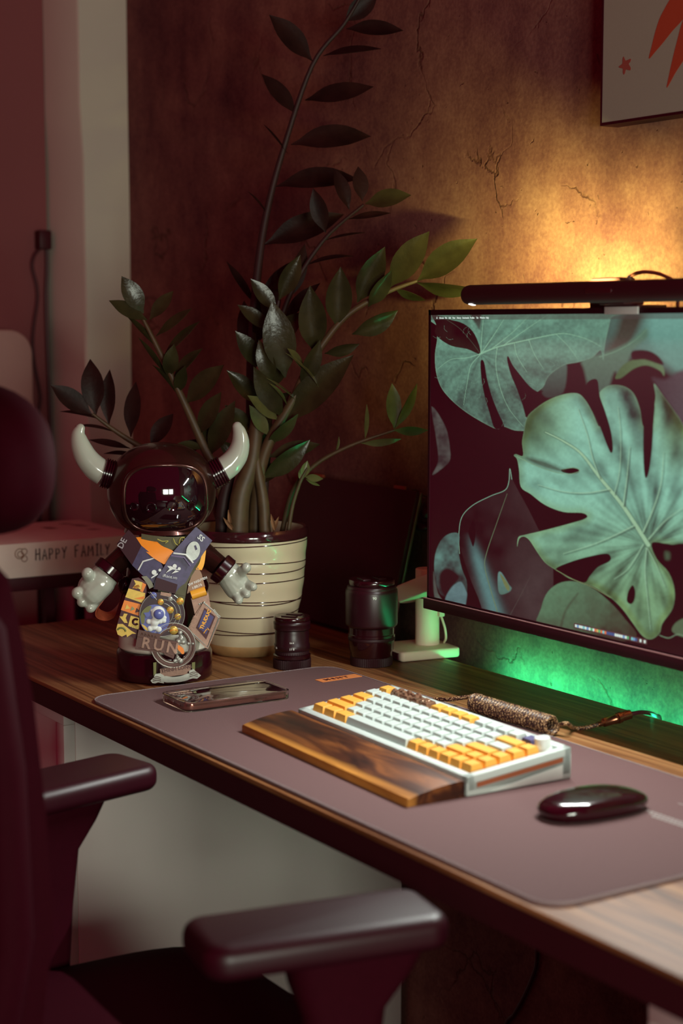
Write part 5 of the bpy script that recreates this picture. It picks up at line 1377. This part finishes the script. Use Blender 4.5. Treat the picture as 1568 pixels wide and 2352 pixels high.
# -- 2: planet medal
m2 = thing('race_medal', 'round planet medal with an astronaut on a blue ribbon, centre of the toy', 'medal', FM @ c8(620, 1510, FR), 0, 'race medals hung on the toy')
rb = part('ribbon', ribbon([((1085, 0), (1310, 190)), ((760, 360), (1060, 560)), ((640, 560), (950, 760)), ((520, 740), (870, 830)), ((500, 860), (800, 910))], [-.056, -.0615, -.064, -.066, -.066]), M_RB, m2, True)
part('ribbon_tail', ribbon([((-10, 235), (150, 40)), ((80, 365), (240, 130)), ((200, 530), (330, 262))], [-.048, -.052, -.0565]), M_RD, m2, True)
part('ribbon', ribbon([((200, 530), (330, 262)), ((280, 610), (430, 345)), ((380, 700), (600, 500)), ((520, 800), (700, 760))], [-.0565, -.0585, -.0605, -.063]), M_RB, m2, True)
RL = -.0668
part('moon', plate([(1045 + 92 * math.cos(a) - 30 * math.sin(a), 335 + 132 * math.sin(a) + 20 * math.cos(a)) for a in np.linspace(0, 6.1, 26)], RL + .003, .0006), M_MOON, rb, True)
part('moon_spot', plate([(1060, 260), (1085, 255), (1105, 310), (1080, 325)], RL + .0022, .0004), M_RB, rb, True)
part('chevron', wire([(770, 365), (940, 385), (1045, 500)], RL - .0004 + .001, .0012, k=1), M_WH, rb, True)
part('chevron', wire([(740, 400), (920, 425), (1010, 545)], RL + .0006, .0008, k=1), C_('chevron_mauve', (130, 116, 150)), rb, True)
part('chevron', wire([(285, 600), (350, 480), (520, 430)], -.0590, .0011, k=1), M_WH, rb, True)
part('runner', join(disc(790, 545, 30, RL, .0004, 14), plate([(685, 540), (740, 545), (850, 600), (760, 590), (665, 640), (720, 580)], RL, .0004), disc(852, 580, 22, RL, .0004, 12), plate([(800, 600), (850, 620), (745, 650), (790, 610)], RL, .0004)), M_WH, rb, True)
part('runner', join(disc(505, 630, 34, -.0626, .0004, 14), plate([(460, 705), (550, 640), (560, 660), (470, 715)], -.0626, .0004), disc(585, 600, 20, -.0630, .0004, 10)), M_WH, rb, True)
part('lettering', words_at('iRace.vn', 620, 690, -12, 44, RL), M_WH, rb, True)
part('lettering', words_at('SS', 1098, 150, -42, 74, -.0606, bold=.0002), M_WH, rb, True)
part('lettering', words_at('DE', 60, 310, 60, 84, -.0545, bold=.0002), C_('grey_print', (150, 140, 144)), rb, True)
hold = part('ribbon_fold', ribbon([((535, 700), (830, 800)), ((510, 860), (800, 930))], [RL - .0006] * 2), M_RD, m2, True)
P2 = RL - .002
pl = part('plate', plate(arc(620, 1210, 312, -62, 240, 40) + [(410, 900), (600, 905), (940, 960)], P2, .0018), C_('medal_night', (52, 20, 34), .4), m2, True)
part('top_bar', plate([(600, 900), (745, 925), (735, 975), (590, 945)], P2 - .0018, .0006), M_BRZ, pl, True)
Q = P2 - .0020
for r, a0, a1 in ((310, -58, 240), (255, -75, 70), (205, -85, 60), (150, -80, 45)):
    part('orbit', wire(arc(615, 1210, r, a0, a1), Q, .0007), M_SIL, pl, True)
part('globe', disc(515, 1280, 205, Q, .0010, 36), M_BLU, pl, True)
part('continent', plate([(325, 1200), (400, 1110), (470, 1100), (430, 1180), (380, 1230), (370, 1330), (330, 1330)], Q - .0010, .0004, True), M_OLV, pl, True)
part('continent', plate([(330, 1350), (390, 1380), (430, 1440), (380, 1420)], Q - .0010, .0004, True), M_GOLD, pl, True)
for x, y, r, m in ((595, 1040, 44, M_GOLD), (728, 1152, 50, M_GOLD), (865, 1030, 52, M_GOLD), (832, 1245, 46, M_GOLD), (776, 1432, 62, M_GOLD), (728, 1002, 38, M_SIL), (495, 950, 46, M_BLU)):
    pn = part('planet', dome(x, y, r, Q, .45), m, pl, True)
    part('planet_band', wire([(x - r * .8, y + 14), (x, y - 8), (x + r * .8, y + 6)], Q - r / 6.03 * PXM * .42, .0005), M_MOR if m is M_GOLD else M_SIL, pn, True)
part('planet_ring', wire([(450, 900), (495, 960), (540, 1010)], Q - .0035, .0005), M_SIL, pl, True)
part('planet_ring', wire([(765, 1275), (830, 1245), (890, 1215)], Q - .0035, .0005), M_SIL, pl, True)
ast = part('astronaut', remeshed(join(*[(lambda g: g)(dome(*k)) for k in ((560, 1195, 98, Q - .001, .55), (510, 1320, 62, Q - .001, .7), (430, 1310, 38, Q - .001, .6), (640, 1300, 36, Q - .001, .6), (590, 1310, 36, Q - .001, .6), (450, 1410, 42, Q - .001, .6), (500, 1390, 44, Q - .001, .6), (570, 1420, 42, Q - .001, .6), (475, 1160, 24, Q - .001, .6), (650, 1260, 30, Q - .001, .6))]), .0009, 2), M_WH, pl, True, sharp=180)
part('astronaut_visor', dome(572, 1212, 70, Q - .0065, .35), M_BLU, ast, True)
part('backpack', plate([(360, 1190), (440, 1180), (460, 1230), (400, 1250)], Q - .0012, .0012), M_BLU, pl, True)
# -- 3: bronze RUN plaque
m3 = thing('race_medal', 'bronze plaque medal with raised RUN letters, below the planet medal', 'medal', FM @ c8(520, 1800, FR), 0, 'race medals hung on the toy')
P3 = P2 - .0055
pl = part('plate', plate([(290, 1418), (480, 1466), (585, 1480), (580, 1540), (838, 1590), (772, 1824), (650, 1770), (640, 1745), (300, 1700), (240, 1692)], P3, .0022), M_BRD, m3, True)
part('letters', words_at('RUN', 320, 1665, -12, 150, P3 - .0022, .0012, bold=.0005, space=1.35), M_BRZ, pl, True)
for k in range(5):
    part('ridge', wire([(325 + 46 * k, 1500 + 11 * k), (340 + 46 * k, 1462 + 11 * k), (352 + 46 * k, 1500 + 11 * k)], P3 - .0022, .0006), M_BRZ, pl, True)
for k in (0, 6):
    part('groove', wire([(270 + 4 * k, 1530 + 26 * k - 10), (400, 1540 + 24 * k), (560, 1572 + 24 * k), (800 - 6 * k, 1618 + 27 * k)], P3 - .0022, .0005), M_BRZ, pl, True)
part('ribbon', ribbon([((540, 700), (760, 760)), ((560, 1000), (700, 1000)), ((500, 1400), (600, 1440))], [-.058, -.059, -.0655]), M_OL, m3, True)
# -- 4: silver ring medal with banner
m4 = thing('race_medal', 'silver ring medal with a runner, an orange flame and a scroll banner', 'medal', FM @ c8(800, 2100, FR), 0, 'race medals hung on the toy')
P4 = -0.0690
part('ribbon', ribbon([((1090, 420), (1215, 330)), ((960, 620), (1080, 590)), ((840, 760), (980, 760)), ((800, 880), (950, 900)), ((760, 1300), (880, 1320))], [-.054, -.0605, -.0632, -.0640, -.066]), M_OL, m4, True)
ro, ri = arc(770, 1640, 318, -75, 285, 48), arc(770, 1640, 238, 285, -75, 48)
def annulus(x, y, r0, r1, ly, th):
    V, F = [], []; n = 48
    for l in (ly, ly - th):
        for r in (r0, r1):
            for i in range(n):
                a = 2 * math.pi * i / n; p = c8(x + r * math.cos(a), y + r * math.sin(a), ly); V.append(Vector((p.x, l, p.z)))
    for i in range(n):
        j = (i + 1) % n
        F += [(2 * n + i, 2 * n + j, 3 * n + j, 3 * n + i), (i, n + i, n + j, j), (n + i, 3 * n + i, 3 * n + j, n + j), (i, j, 2 * n + j, 2 * n + i)]
    return xf((V, F), FM)
rg = part('ring', annulus(770, 1640, 218, 318, P4, .0024), M_BRD, m4, True)
for r in (244, 276, 310): part('ring_bead', wire(arc(770, 1640, r, 0, 352), P4 - .0024, .0006, True, 1), M_SIL if r != 276 else M_BRD, rg, True)
rn = part('runner', remeshed(join(*[dome(*k) for k in ((865, 1470, 36, P4 - .003, .7), (880, 1550, 44, P4 - .003, .7), (910, 1600, 34, P4 - .003, .7), (840, 1590, 44, P4 - .003, .7), (830, 1660, 40, P4 - .003, .7), (815, 1740, 34, P4 - .003, .7), (830, 1810, 32, P4 - .003, .7), (870, 1860, 40, P4 - .003, .7), (790, 1860, 30, P4 - .003, .7), (760, 1690, 40, P4 - .003, .7), (980, 1620, 26, P4 - .003, .7), (1040, 1620, 22, P4 - .003, .7))]), .0010, 2), M_SIL, m4, True, sharp=180)
part('flame', plate([(830, 1635), (880, 1660), (912, 1690), (922, 1750), (890, 1760), (865, 1728), (835, 1700)], P4 - .0070, .0010, True), M_MOR, m4, True)
for x in (515, 1050): part('link', plate([(x - 22, 1880), (x + 22, 1870), (x + 18, 2060), (x - 18, 2060)], P4, .0018), M_OLV, m4, True)
bn = part('banner', plate([(585, 1965), (1005, 1908), (1012, 1992), (970, 2000), (960, 2040), (640, 2080), (590, 2030)], P4 - .0005, .002), M_BRZ, m4, True)
part('banner_lettering', words_at('THINH LONG', 604, 2020, 7.5, 49, P4 - .0025, .0008, bold=.0003, space=1.02), M_BRD, bn, True)
scl = part('scroll', plate([(640, 2065), (760, 2075), (880, 2060), (985, 2028), (992, 2105), (880, 2140), (760, 2150), (640, 2142)], P4 - .0008, .0024, True), M_SIL, m4, True)
for pts in ([(640, 2055), (590, 2025), (520, 2035), (495, 2090), (455, 2125), (480, 2160), (520, 2165), (560, 2150), (640, 2165)], [(985, 2060), (990, 1990), (1050, 1965), (1080, 2000), (1110, 2020), (1152, 2055), (1100, 2100), (1040, 2095), (990, 2110)]):
    w_ = part('scroll_wing', plate(pts, P4 - .0014, .0022), M_SIL, scl, True)
    cx_, cy_ = sum(p[0] for p in pts) / 9, sum(p[1] for p in pts) / 9
    for k in (-1, 0, 1): part('feather', wire([(cx_ - 60, cy_ + 22 * k + 10), (cx_, cy_ + 24 * k - 8), (cx_ + 55, cy_ + 22 * k + 6)], P4 - .0036, .0005), M_BRD, w_, True)
# -- 5: shield medal on the right
m5 = thing('race_medal', 'tilted square medal lettered THUDUC on a tan and orange lanyard', 'medal', FM @ c8(1200, 1680, FR), 0, 'race medals hung on the toy')
P5 = -0.0600
ly5 = part('lanyard', plate([(1110, 560), (1160, 640), (1212, 830), (960, 925), (990, 760), (1040, 640)], P5, .0010), M_TAN, m5, True)
part('lanyard_print', join(words_at('EW NGUYEN', 985, 822, 22, 34, P5 - .0010, .0002, bold=.0001), words_at('1:00:16', 1035, 868, 22, 36, P5 - .0010, .0002, bold=.0001)), M_WH, ly5, True)
part('ribbon', ribbon([((1180, 300), (1225, 330)), ((1140, 480), (1200, 510)), ((1080, 590), (1165, 600))], [-.054, -.058, -.0612]), M_OR2, m5, True)
a, b = c8(1020, 950, P5 - .003), c8(1220, 885, P5 - .003)
part('clasp', xf(tube([a, b], 0.0062, 20), FM), M_OR2, m5, True, label='orange ribbon loop through the bar')
br = part('bracket', plate([(1015, 985), (1060, 1000), (1235, 930), (1250, 890), (1285, 1100), (1190, 1180), (1070, 1220), (1050, 1130)], P5, .0016), M_BRZ, m5, True)
for k in range(4):
    part('bead', dome(1130 + 24 * k, 1072 - 9 * k, 13, P5 - .0016, .6), M_SIL, br, True)
P5b = P5 - .0018
pl = part('plate', plate([(1185, 1035), (1260, 1085), (1422, 1232), (1400, 1330), (1250, 1685), (1215, 1672), (972, 1432), (1060, 1230)], P5b, .0026), M_BRZ, m5, True)
part('rim', wire([(1185, 1045), (1412, 1238), (1245, 1668), (985, 1428)], P5b - .0026, .0012, True, 1), M_SIL, pl, True)
part('inner_frame', plate([(1205, 1120), (1355, 1240), (1225, 1560), (1085, 1400)], P5b - .0026, .0010), M_DKM, pl, True)
en = part('enamel', plate([(1200, 1150), (1330, 1250), (1225, 1490), (1112, 1385)], P5b - .0036, .0005), M_PUR, pl, True)
part('lettering', words_at('THUDUC', 1178, 1425, 66, 50, P5b - .0042, .0003, bold=.0003), M_OR2, en, True)
part('emblem', wire([(1190, 1475), (1230, 1420), (1270, 1430), (1240, 1400)], P5b - .0042, .0007, k=1), M_OR2, en, True)
for k in range(9):
    part('tooth', plate([(975 + 9 * k, 1400 - 20 * k), (1040 + 8 * k, 1425 - 20 * k), (1044 + 8 * k, 1413 - 20 * k), (979 + 9 * k, 1388 - 20 * k)], P5b - .0026, .0012), M_BRZ, pl, True)
for k in range(7):
    part('tooth', plate([(1305 + 13 * k, 1150 + 17 * k), (1345 + 12 * k, 1140 + 17 * k), (1350 + 12 * k, 1150 + 17 * k), (1312 + 13 * k, 1160 + 17 * k)], P5b - .0026, .0010), M_SIL, pl, True)
# -- ribbons without a medal in view
o1 = thing('medal_ribbon', 'bright orange ribbon crossing the chest of the toy', 'ribbon', FM @ c8(600, 520, FR), 0, 'ribbons hung on the toy')
part('band', ribbon([((240, 150), (470, 120)), ((350, 300), (600, 255)), ((480, 420), (780, 345)), ((640, 520), (800, 480))], [-.046, -.056, -.0605, -.0612]), M_OR, o1, True)
o2 = thing('medal_ribbon', 'dark ribbon with yellow scribbles round the neck of the toy', 'ribbon', FM @ c8(700, 300, FR), 0, 'ribbons hung on the toy')
gb = part('band', ribbon([((330, 95), (330, 190)), ((480, 120), (520, 240)), ((700, 140), (720, 320)), ((930, 130), (860, 290)), ((1040, 100), (1010, 160))], [-.048, -.052, -.0535, -.052, -.046]), M_OL, o2, True)
for pts in ([(550, 170), (620, 200), (700, 195), (660, 225)], [(770, 160), (800, 230), (850, 270), (815, 320)], [(850, 240), (870, 160), (920, 150), (930, 190), (890, 185)]):
    part('scribble', wire(pts, -.0555, .0006), M_YS, gb, True)
lp = thing('medal_ribbon', 'brown ribbon loop hanging from the left cuff of the toy', 'ribbon', FM @ fp(245, 1418, -.01), 0, 'ribbons hung on the toy')
path = [fp(x, y, l) for x, y, l in ((268, 1318, -.004), (256, 1345, -.010), (240, 1372, -.012), (226, 1392, -.012), (224, 1406, -.010), (238, 1413, -.004), (256, 1408, .004), (272, 1388, .010), (282, 1358, .012), (287, 1325, .012))]
lpw = [FM @ p for p in spline(path, 5)]
fr_ = FM.to_3x3()
sides = [(fr_ @ Vector((0.25, 1, 0.35))).normalized()] * len(lpw)
part('band', strip(lpw, sides, 0.021, 0.0008), C_('ribbon_brown', (190, 92, 62), .45, scale=90, var=.5), lp, True)
# ================================================================== left of the desk: side table with the box
SXf = -2.60
stab = thing('side_table', 'dark side table left of the desk carrying the white box', 'table', (SXf - 0.2, 1.07, 0))
stz = at_x(180, 1317, SXf).z
part('tabletop', box(SXf - 0.40, SXf, 0.80, 1.34, stz - 0.022, stz, 0.002), M_BLACK, stab, True)
for x, y in ((SXf - 0.39, 0.82), (SXf - 0.39, 1.30), (SXf - 0.03, 0.82), (SXf - 0.03, 1.085)):
    part('leg', box(x, x + 0.016, y, y + 0.016, 0, stz - 0.022), M_BLACK, stab, True)
M_BOX = mat('white_card', (0.80, 0.70, 0.60), 0.75, var=0.05)
b0, b1 = 0.985, 1.262
bz0, bz1 = stz + 0.0003, at_x(180, 1239, SXf).z
bx = thing('gift_box', 'white cardboard box lettered HAPPY FAMILY on the dark side table', 'box', (SXf - 0.13, (b0 + b1) / 2, bz0))
part('carton', box(SXf - 0.27, SXf - 0.004, b0, b1, bz0, bz1, 0.0012), M_BOX, bx, True)
M_PEN = mat('brown_marker', (0.05, 0.006, 0.008), 0.8)
def strokes(ch):
    return {'H': [[(0, 0), (.05, 1)], [(.62, 0), (.6, 1)], [(.05, .5), (.6, .56)]], 'A': [[(0, 0), (.35, 1), (.68, 0)], [(.15, .38), (.55, .40)]], 'P': [[(.05, 0), (.05, 1), (.45, .95), (.58, .72), (.45, .52), (.05, .46)]],
            'Y': [[(0, 1), (.3, .5)], [(.65, 1.05), (.3, .5), (.22, 0)]], 'F': [[(.08, 0), (.05, .98), (.6, 1.05)], [(.05, .55), (.45, .6)]], 'M': [[(0, 0), (.1, 1), (.4, .45), (.72, 1), (.85, 0)]], 'I': [[(.3, 0), (.3, 1)], [(.08, 1), (.55, 1.02)], [(.08, 0), (.52, .02)]], 'L': [[(.05, 1), (.05, .02), (.5, .06)]]}[ch]
ya, yb = at_x(84, 1282, SXf).y, at_x(254, 1262, SXf).y
adv = (yb - ya) / 11.3; hgt = 0.0185; zb = at_x(84, 1288, SXf).z
rj = random.Random(2); g = []; cur = ya
for ch in 'HAPPY FAMILY':
    if ch != ' ':
        k = rj.uniform(.94, 1.08)
        for s in strokes(ch):
            g.append(tube([(SXf - 0.0034, cur + adv * .95 * x, zb + rj.uniform(-.0003, .0003) + hgt * k * y) for x, y in s], 0.0010, 5))
        cur += adv * (1.15 if ch == 'M' else .8 if ch in 'IL' else 1.0)
    else: cur += adv * 0.9
part('box_lettering', join(*g), M_PEN, bx, True)
pi_ = at_x(50, 1275, SXf)
def ring(cy_, cz_, r, a0=0, a1=360):
    return tube([(SXf - 0.0034, cy_ + r * math.cos(math.radians(a)), cz_ + r * math.sin(math.radians(a))) for a in np.linspace(a0, a1, 18)], 0.0007, 5)
part('box_drawing', join(ring(pi_.y - .002, pi_.z + .002, .0085, 60, 330), ring(pi_.y + .006, pi_.z + .005, .005), ring(pi_.y + .006, pi_.z - .007, .005), ring(pi_.y - .001, pi_.z + .001, .005)), mat('drawing_brown', (0.25, 0.09, 0.04), 0.8), bx, True)
sp = []
for (x, y) in ((110, 1212), (118, 1214), (150, 1203), (175, 1206), (190, 1208), (215, 1216)):
    p = at_z(x, y, bz1); sp.append(prism([(math.cos(a) * .012 * (1 + .4 * math.sin(3 * a)), math.sin(a) * .006) for a in np.linspace(0, 6.0, 12)], p + Vector((0, 0, 0.0001)), (.6, .8, 0), (-.8, .6, 0), 0.0002))
for q in sp:
    if all(SXf - 0.27 < v.x < SXf - 0.005 and b0 < v.y < b1 for v in q[0]): part('lid_print', q, mat('lid_print', (0.20, 0.08, 0.06), 0.8), bx, True)

# ================================================================== appliance by the left wall, wall adapter and its cables
ky = at_x(73, 800, XL + 0.05).y; kzt = at_x(20, 757, XL + 0.05).z
fr = solo('white_appliance', xf(rslab(0.55, kzt, 0.05, 0, 0.055, 0.006, 8), Matrix.Translation((XL + 0.001, ky - 0.275, kzt / 2)) @ Matrix.Rotation(math.radians(90), 4, 'Y') @ Matrix.Rotation(math.radians(90), 4, 'Z')), mat('pale_enamel', (0.50, 0.33, 0.29), 0.4, var=0.03),
          'pale round-cornered panel appliance standing against the left wall', 'appliance')
ad = thing('wall_adapter', 'small black power adapter with two cables on the left wall', 'adapter', at_x(105, 550, XL))
A0, A1 = at_x(91, 528, XL + 0.03), at_x(120, 573, XL + 0.03)
part('plug_body', box(XL + 0.0005, XL + 0.03, A0.y, min(A1.y, YP - 0.014), A1.z, A0.z, 0.003), M_BLACK, ad, True)
def wallpath(pts): return spline([at_x(x, y, XL + 0.012) for x, y in pts], 6)
zend = at_x(115, 1250, XL + 0.012)
part('cord', tube(wallpath([(96, 566), (80, 585), (74, 612), (84, 655), (86, 690), (78, 745), (75, 790), (80, 840), (90, 890), (93, 920), (86, 955), (84, 990), (88, 1060), (92, 1130), (92, 1260), (92, 1500)]), 0.0036, 8), M_RUBBERC, ad, True)
part('cord', tube(wallpath([(108, 572), (108, 620), (106, 680), (108, 760), (112, 860), (116, 980), (117, 1080), (117, 1180), (117, 1300), (117, 1500)]), 0.0040, 8), M_RUBBERC, ad, True)

# ================================================================== office chair
chair = thing('office_chair', 'black office chair with padded armrests pushed up to the desk', 'chair', (-1.56, 0.62, 0), math.radians(-9))
W2L = WM[chair.name].inverted()
def cl(p): return W2L @ Vector(p)
AZ = 0.735
def armpad(pts, label=None):
    """outline given as image points on the pad's top plane"""
    P = [at_z(x, y, AZ) for x, y in pts]
    return P
def pad(c, ang, w, l):
    M_ = Matrix.Translation(c) @ Matrix.Rotation(ang, 4, 'Z')
    return xf(rslab(w, l, 0.022, -0.030, 0.0, 0.012, 6, 6), M_)
# near pad: long edge through (490,2190)-(1035,2108)
e0, e1 = at_z(490, 2188, AZ), at_z(1030, 2108, AZ)
far0, far1 = at_z(440, 2104, AZ), at_z(930, 2036, AZ)
dn = (e1 - e0).normalized(); sn = Vector((-dn.y, dn.x, 0)); ang = math.atan2(dn.y, dn.x) - math.pi / 2
wn_ = 0.092
ln_ = (e1 - e0).length + 0.012
cn = e1 + sn * (wn_ / 2) - dn * (ln_ / 2 - 0.008); cn.z = AZ
ap = part('armrest', pad(cn, ang, wn_, ln_), M_ARM, chair, True, label='near armrest pad')
g0, g1 = at_z(160, 1806, AZ), at_z(362, 1758, AZ)
df = (g1 - g0).normalized(); sf = Vector((-df.y, df.x, 0)); ang2 = math.atan2(df.y, df.x) - math.pi / 2
cf = g1 + sf * (wn_ / 2) - df * (ln_ / 2 - 0.010); cf.z = AZ
part('armrest', pad(cf, ang2, wn_, ln_), M_ARM, chair, True, label='far armrest pad')
def upright(c, d, ang, dy, lean):
    """arm bracket widening under the pad, sweeping down to the seat"""
    s = []
    for z, w, t, o in ((AZ - 0.030, 0.13, 0.05, 0.0), (AZ - 0.055, 0.11, 0.045, -0.005), (AZ - 0.085, 0.075, 0.040, -0.012), (AZ - 0.15, 0.066, 0.036, -0.016), (AZ - 0.24, 0.060, 0.034, -0.02), (AZ - 0.30, 0.07, 0.036, -0.02)):
        s.append((z, w, t, o))
    V, F = [], []
    for z, w, t, o in s:
        for x, y in rrect(t, w, t * 0.4, 3): V.append(Matrix.Translation((c.x, c.y, 0)) @ Matrix.Rotation(ang, 4, 'Z') @ Vector((x, y + dy + o, z)))
    n = 16
    for j in range(len(s) - 1):
        for i in range(n):
            i2 = (i + 1) % n; F.append((j * n + i, (j + 1) * n + i, (j + 1) * n + i2, j * n + i2))
    F.append(tuple(range(n))); F.append(tuple((len(s) - 1) * n + i for i in range(n - 1, -1, -1)))
    return V, F
part('arm_bracket', upright(cn, dn, ang, 0.035, 0), M_CHAIR, chair, True)
part('arm_bracket', upright(cf, df, ang2, -0.01, 0), M_CHAIR, chair, True)
# seat cushion
scn = (cn + cf) / 2
fw = (dn + df).normalized(); sw = Vector((-fw.y, fw.x, 0)); aa = math.atan2(fw.y, fw.x) - math.pi / 2
Ms = Matrix.Translation((scn.x - fw.x * 0.05, scn.y - fw.y * 0.05, 0)) @ Matrix.Rotation(aa, 4, 'Z')
def cushion(w, l, z0, z1):
    V, F = [], []; nu, nv = 20, 20
    for s, zz in ((1, z1), (-1, z0)):
        for j in range(nv + 1):
            for i in range(nu + 1):
                u, v = 2 * i / nu - 1, 2 * j / nv - 1
                k = max(0, 1 - abs(u) ** 8) * max(0, 1 - abs(v) ** 8)
                x = u * w / 2 * math.sqrt(1 - 0.12 * v * v); y = v * l / 2 * math.sqrt(1 - 0.10 * u * u)
                zm = (z0 + z1) / 2
                z = zm + (zz - zm) * k ** 0.4 + (0.012 * (abs(u) ** 2) if s > 0 else 0) - (0.02 * max(0, v - .4) ** 2 if s > 0 else 0)
                V.append(Vector((x, y, z)))
    N_ = (nu + 1) * (nv + 1)
    for j in range(nv):
        for i in range(nu):
            a = j * (nu + 1) + i
            F.append((a, a + 1, a + nu + 2, a + nu + 1)); F.append((N_ + a, N_ + a + nu + 1, N_ + a + nu + 2, N_ + a + 1))
    bm = bmesh.new()
    vs = [bm.verts.new(v) for v in V]
    for f in F: bm.faces.new([vs[i] for i in f])
    bmesh.ops.remove_doubles(bm, verts=bm.verts[:], dist=0.0004)
    return from_bm(bm)
part('seat', xf(cushion(0.52, 0.50, 0.40, 0.53), Ms), M_CHAIR, chair, True)
part('seat_pan', xf(rslab(0.44, 0.42, 0.06, 0.365, 0.405, 0.01), Ms), M_CHAIR, chair, True)
for s in (-1, 1):
    part('arm_link', xf(box(min(s * 0.20, s * 0.31), max(s * 0.20, s * 0.31), -0.02, 0.05, 0.362, 0.39, 0.006), Ms), M_CHAIR, chair, True)
# gas lift and star base
part('gas_lift', xf(lathe([(0, 0.10), (0.028, 0.10), (0.028, 0.25), (0.018, 0.255), (0.018, 0.37), (0, 0.37)], 24), Ms), M_CHAIR, chair, True)
for k in range(5):
    a = 2 * math.pi * k / 5 + 0.3; d_ = Vector((math.cos(a), math.sin(a), 0))
    part('base_spoke', xf(tube([d_ * 0.02 + Vector((0, 0, 0.115)), d_ * 0.16 + Vector((0, 0, 0.10)), d_ * 0.30 + Vector((0, 0, 0.075))], [0.028, 0.022, 0.016], 10), Ms), M_CHAIR, chair, True)
    part('caster', xf(xf(lathe([(0, -0.022), (0.024, -0.022), (0.028, -0.018), (0.028, 0.018), (0.024, 0.022), (0, 0.022)], 20), Matrix.Translation(d_ * 0.30 + Vector((0, 0, 0.0285))) @ Matrix.Rotation(a, 4, 'Z') @ Matrix.Rotation(math.pi / 2, 4, 'X')), Ms), M_BLACK, chair, True)
# backrest: its near side runs down the left of the photograph
nb = at_d(96, 1500, (-1.30, 0.575, 1.0))
bkc = nb + sw * 0.25; 
Mb = Matrix.Translation((bkc.x, bkc.y, 0)) @ Matrix.Rotation(aa, 4, 'Z')
zb_ = at_d(80, 1292, (-1.30, 0.575, 1.0)).z - 1.018
def backrest():
    V, F = [], []; rows = [(z + zb_ * max(0, (z - .6) / .418), w, o) for z, w, o in [(0.47, .21, .0), (0.52, .232, -.01), (0.60, .243, .0), (0.70, .247, .012), (0.80, .250, .006), (0.90, .252, -.004), (0.97, .246, -.014), (1.005, .235, -.018), (1.018, .20, -.02)]]
    n = 12
    for z, hw, yo in rows:
        for i in range(n + 1):
            u = 2 * i / n - 1; V.append(Vector((u * hw, yo - 0.05 + 0.045 * u * u, z)))
    m = (n + 1) * len(rows)
    V += [v + Vector((0, -0.035, 0)) for v in V[:m]]
    for j in range(len(rows) - 1):
        for i in range(n):
            a = j * (n + 1) + i; b = a + n + 1
            F.append((a + 1, a, b, b + 1)); F.append((m + a, m + a + 1, m + b + 1, m + b))
    J = len(rows) - 1
    for i in range(n):
        F.append((i, i + 1, m + i + 1, m + i)); a = J * (n + 1) + i; F.append((a + 1, a, m + a, m + a + 1))
    for j in range(J):
        a = j * (n + 1); b = a + n + 1; F.append((b, a, m + a, m + b)); a += n; b += n; F.append((a, b, m + b, m + a))
    return V, F
part('backrest', xf(backrest(), Mb), M_CHAIR, chair, True, sharp=60)
for s in (-1, 1):
    part('back_frame', xf(tube([(s * .215, -.05, .45), (s * .238, -.06, .55), (s * .25, -.035, .7), (s * .254, -.04, .85), (s * .248, -.05, .97), (s * .20, -.06, 1.02)], [.02, .022, .021, .02, .018, .014], 12), Mb), M_CHAIR, chair, True)
part('back_spine', xf(tube([(0, .10, .385), (0, -.06, .40), (0, -.12, .50), (0, -.11, .75), (0, -.10, 1.0), (0, -.10, 1.1)], [.03, .032, .03, .026, .022, .018], 12), Mb), M_CHAIR, chair, True)
hp = at_d(103, 1075, (-1.36, 0.585, 1.1))
hl = Mb.inverted() @ hp
part('headrest', xf(ellipsoid((hl.x - 0.150, hl.y - 0.01, hp.z), 0.150, 0.050, 0.072, 28, 18, 0.85), Mb), M_CHAIR, chair, True)

# thin cable hanging down the concrete under the desk
solo('hanging_cable', tube(spline([at_y(1232, 2160, WALL_Y - 0.004), at_y(1232, 2210, WALL_Y - 0.004), at_y(1224, 2240, WALL_Y - 0.004), at_y(1205, 2285, WALL_Y - 0.004), at_y(1180, 2330, WALL_Y - 0.004), at_y(1160, 2360, WALL_Y - 0.004), at_y(1140, 2500, WALL_Y - 0.004)], 6), 0.0028, 8), M_RUBBERC, 'thin black cable hanging on the concrete wall under the desk', 'cable')
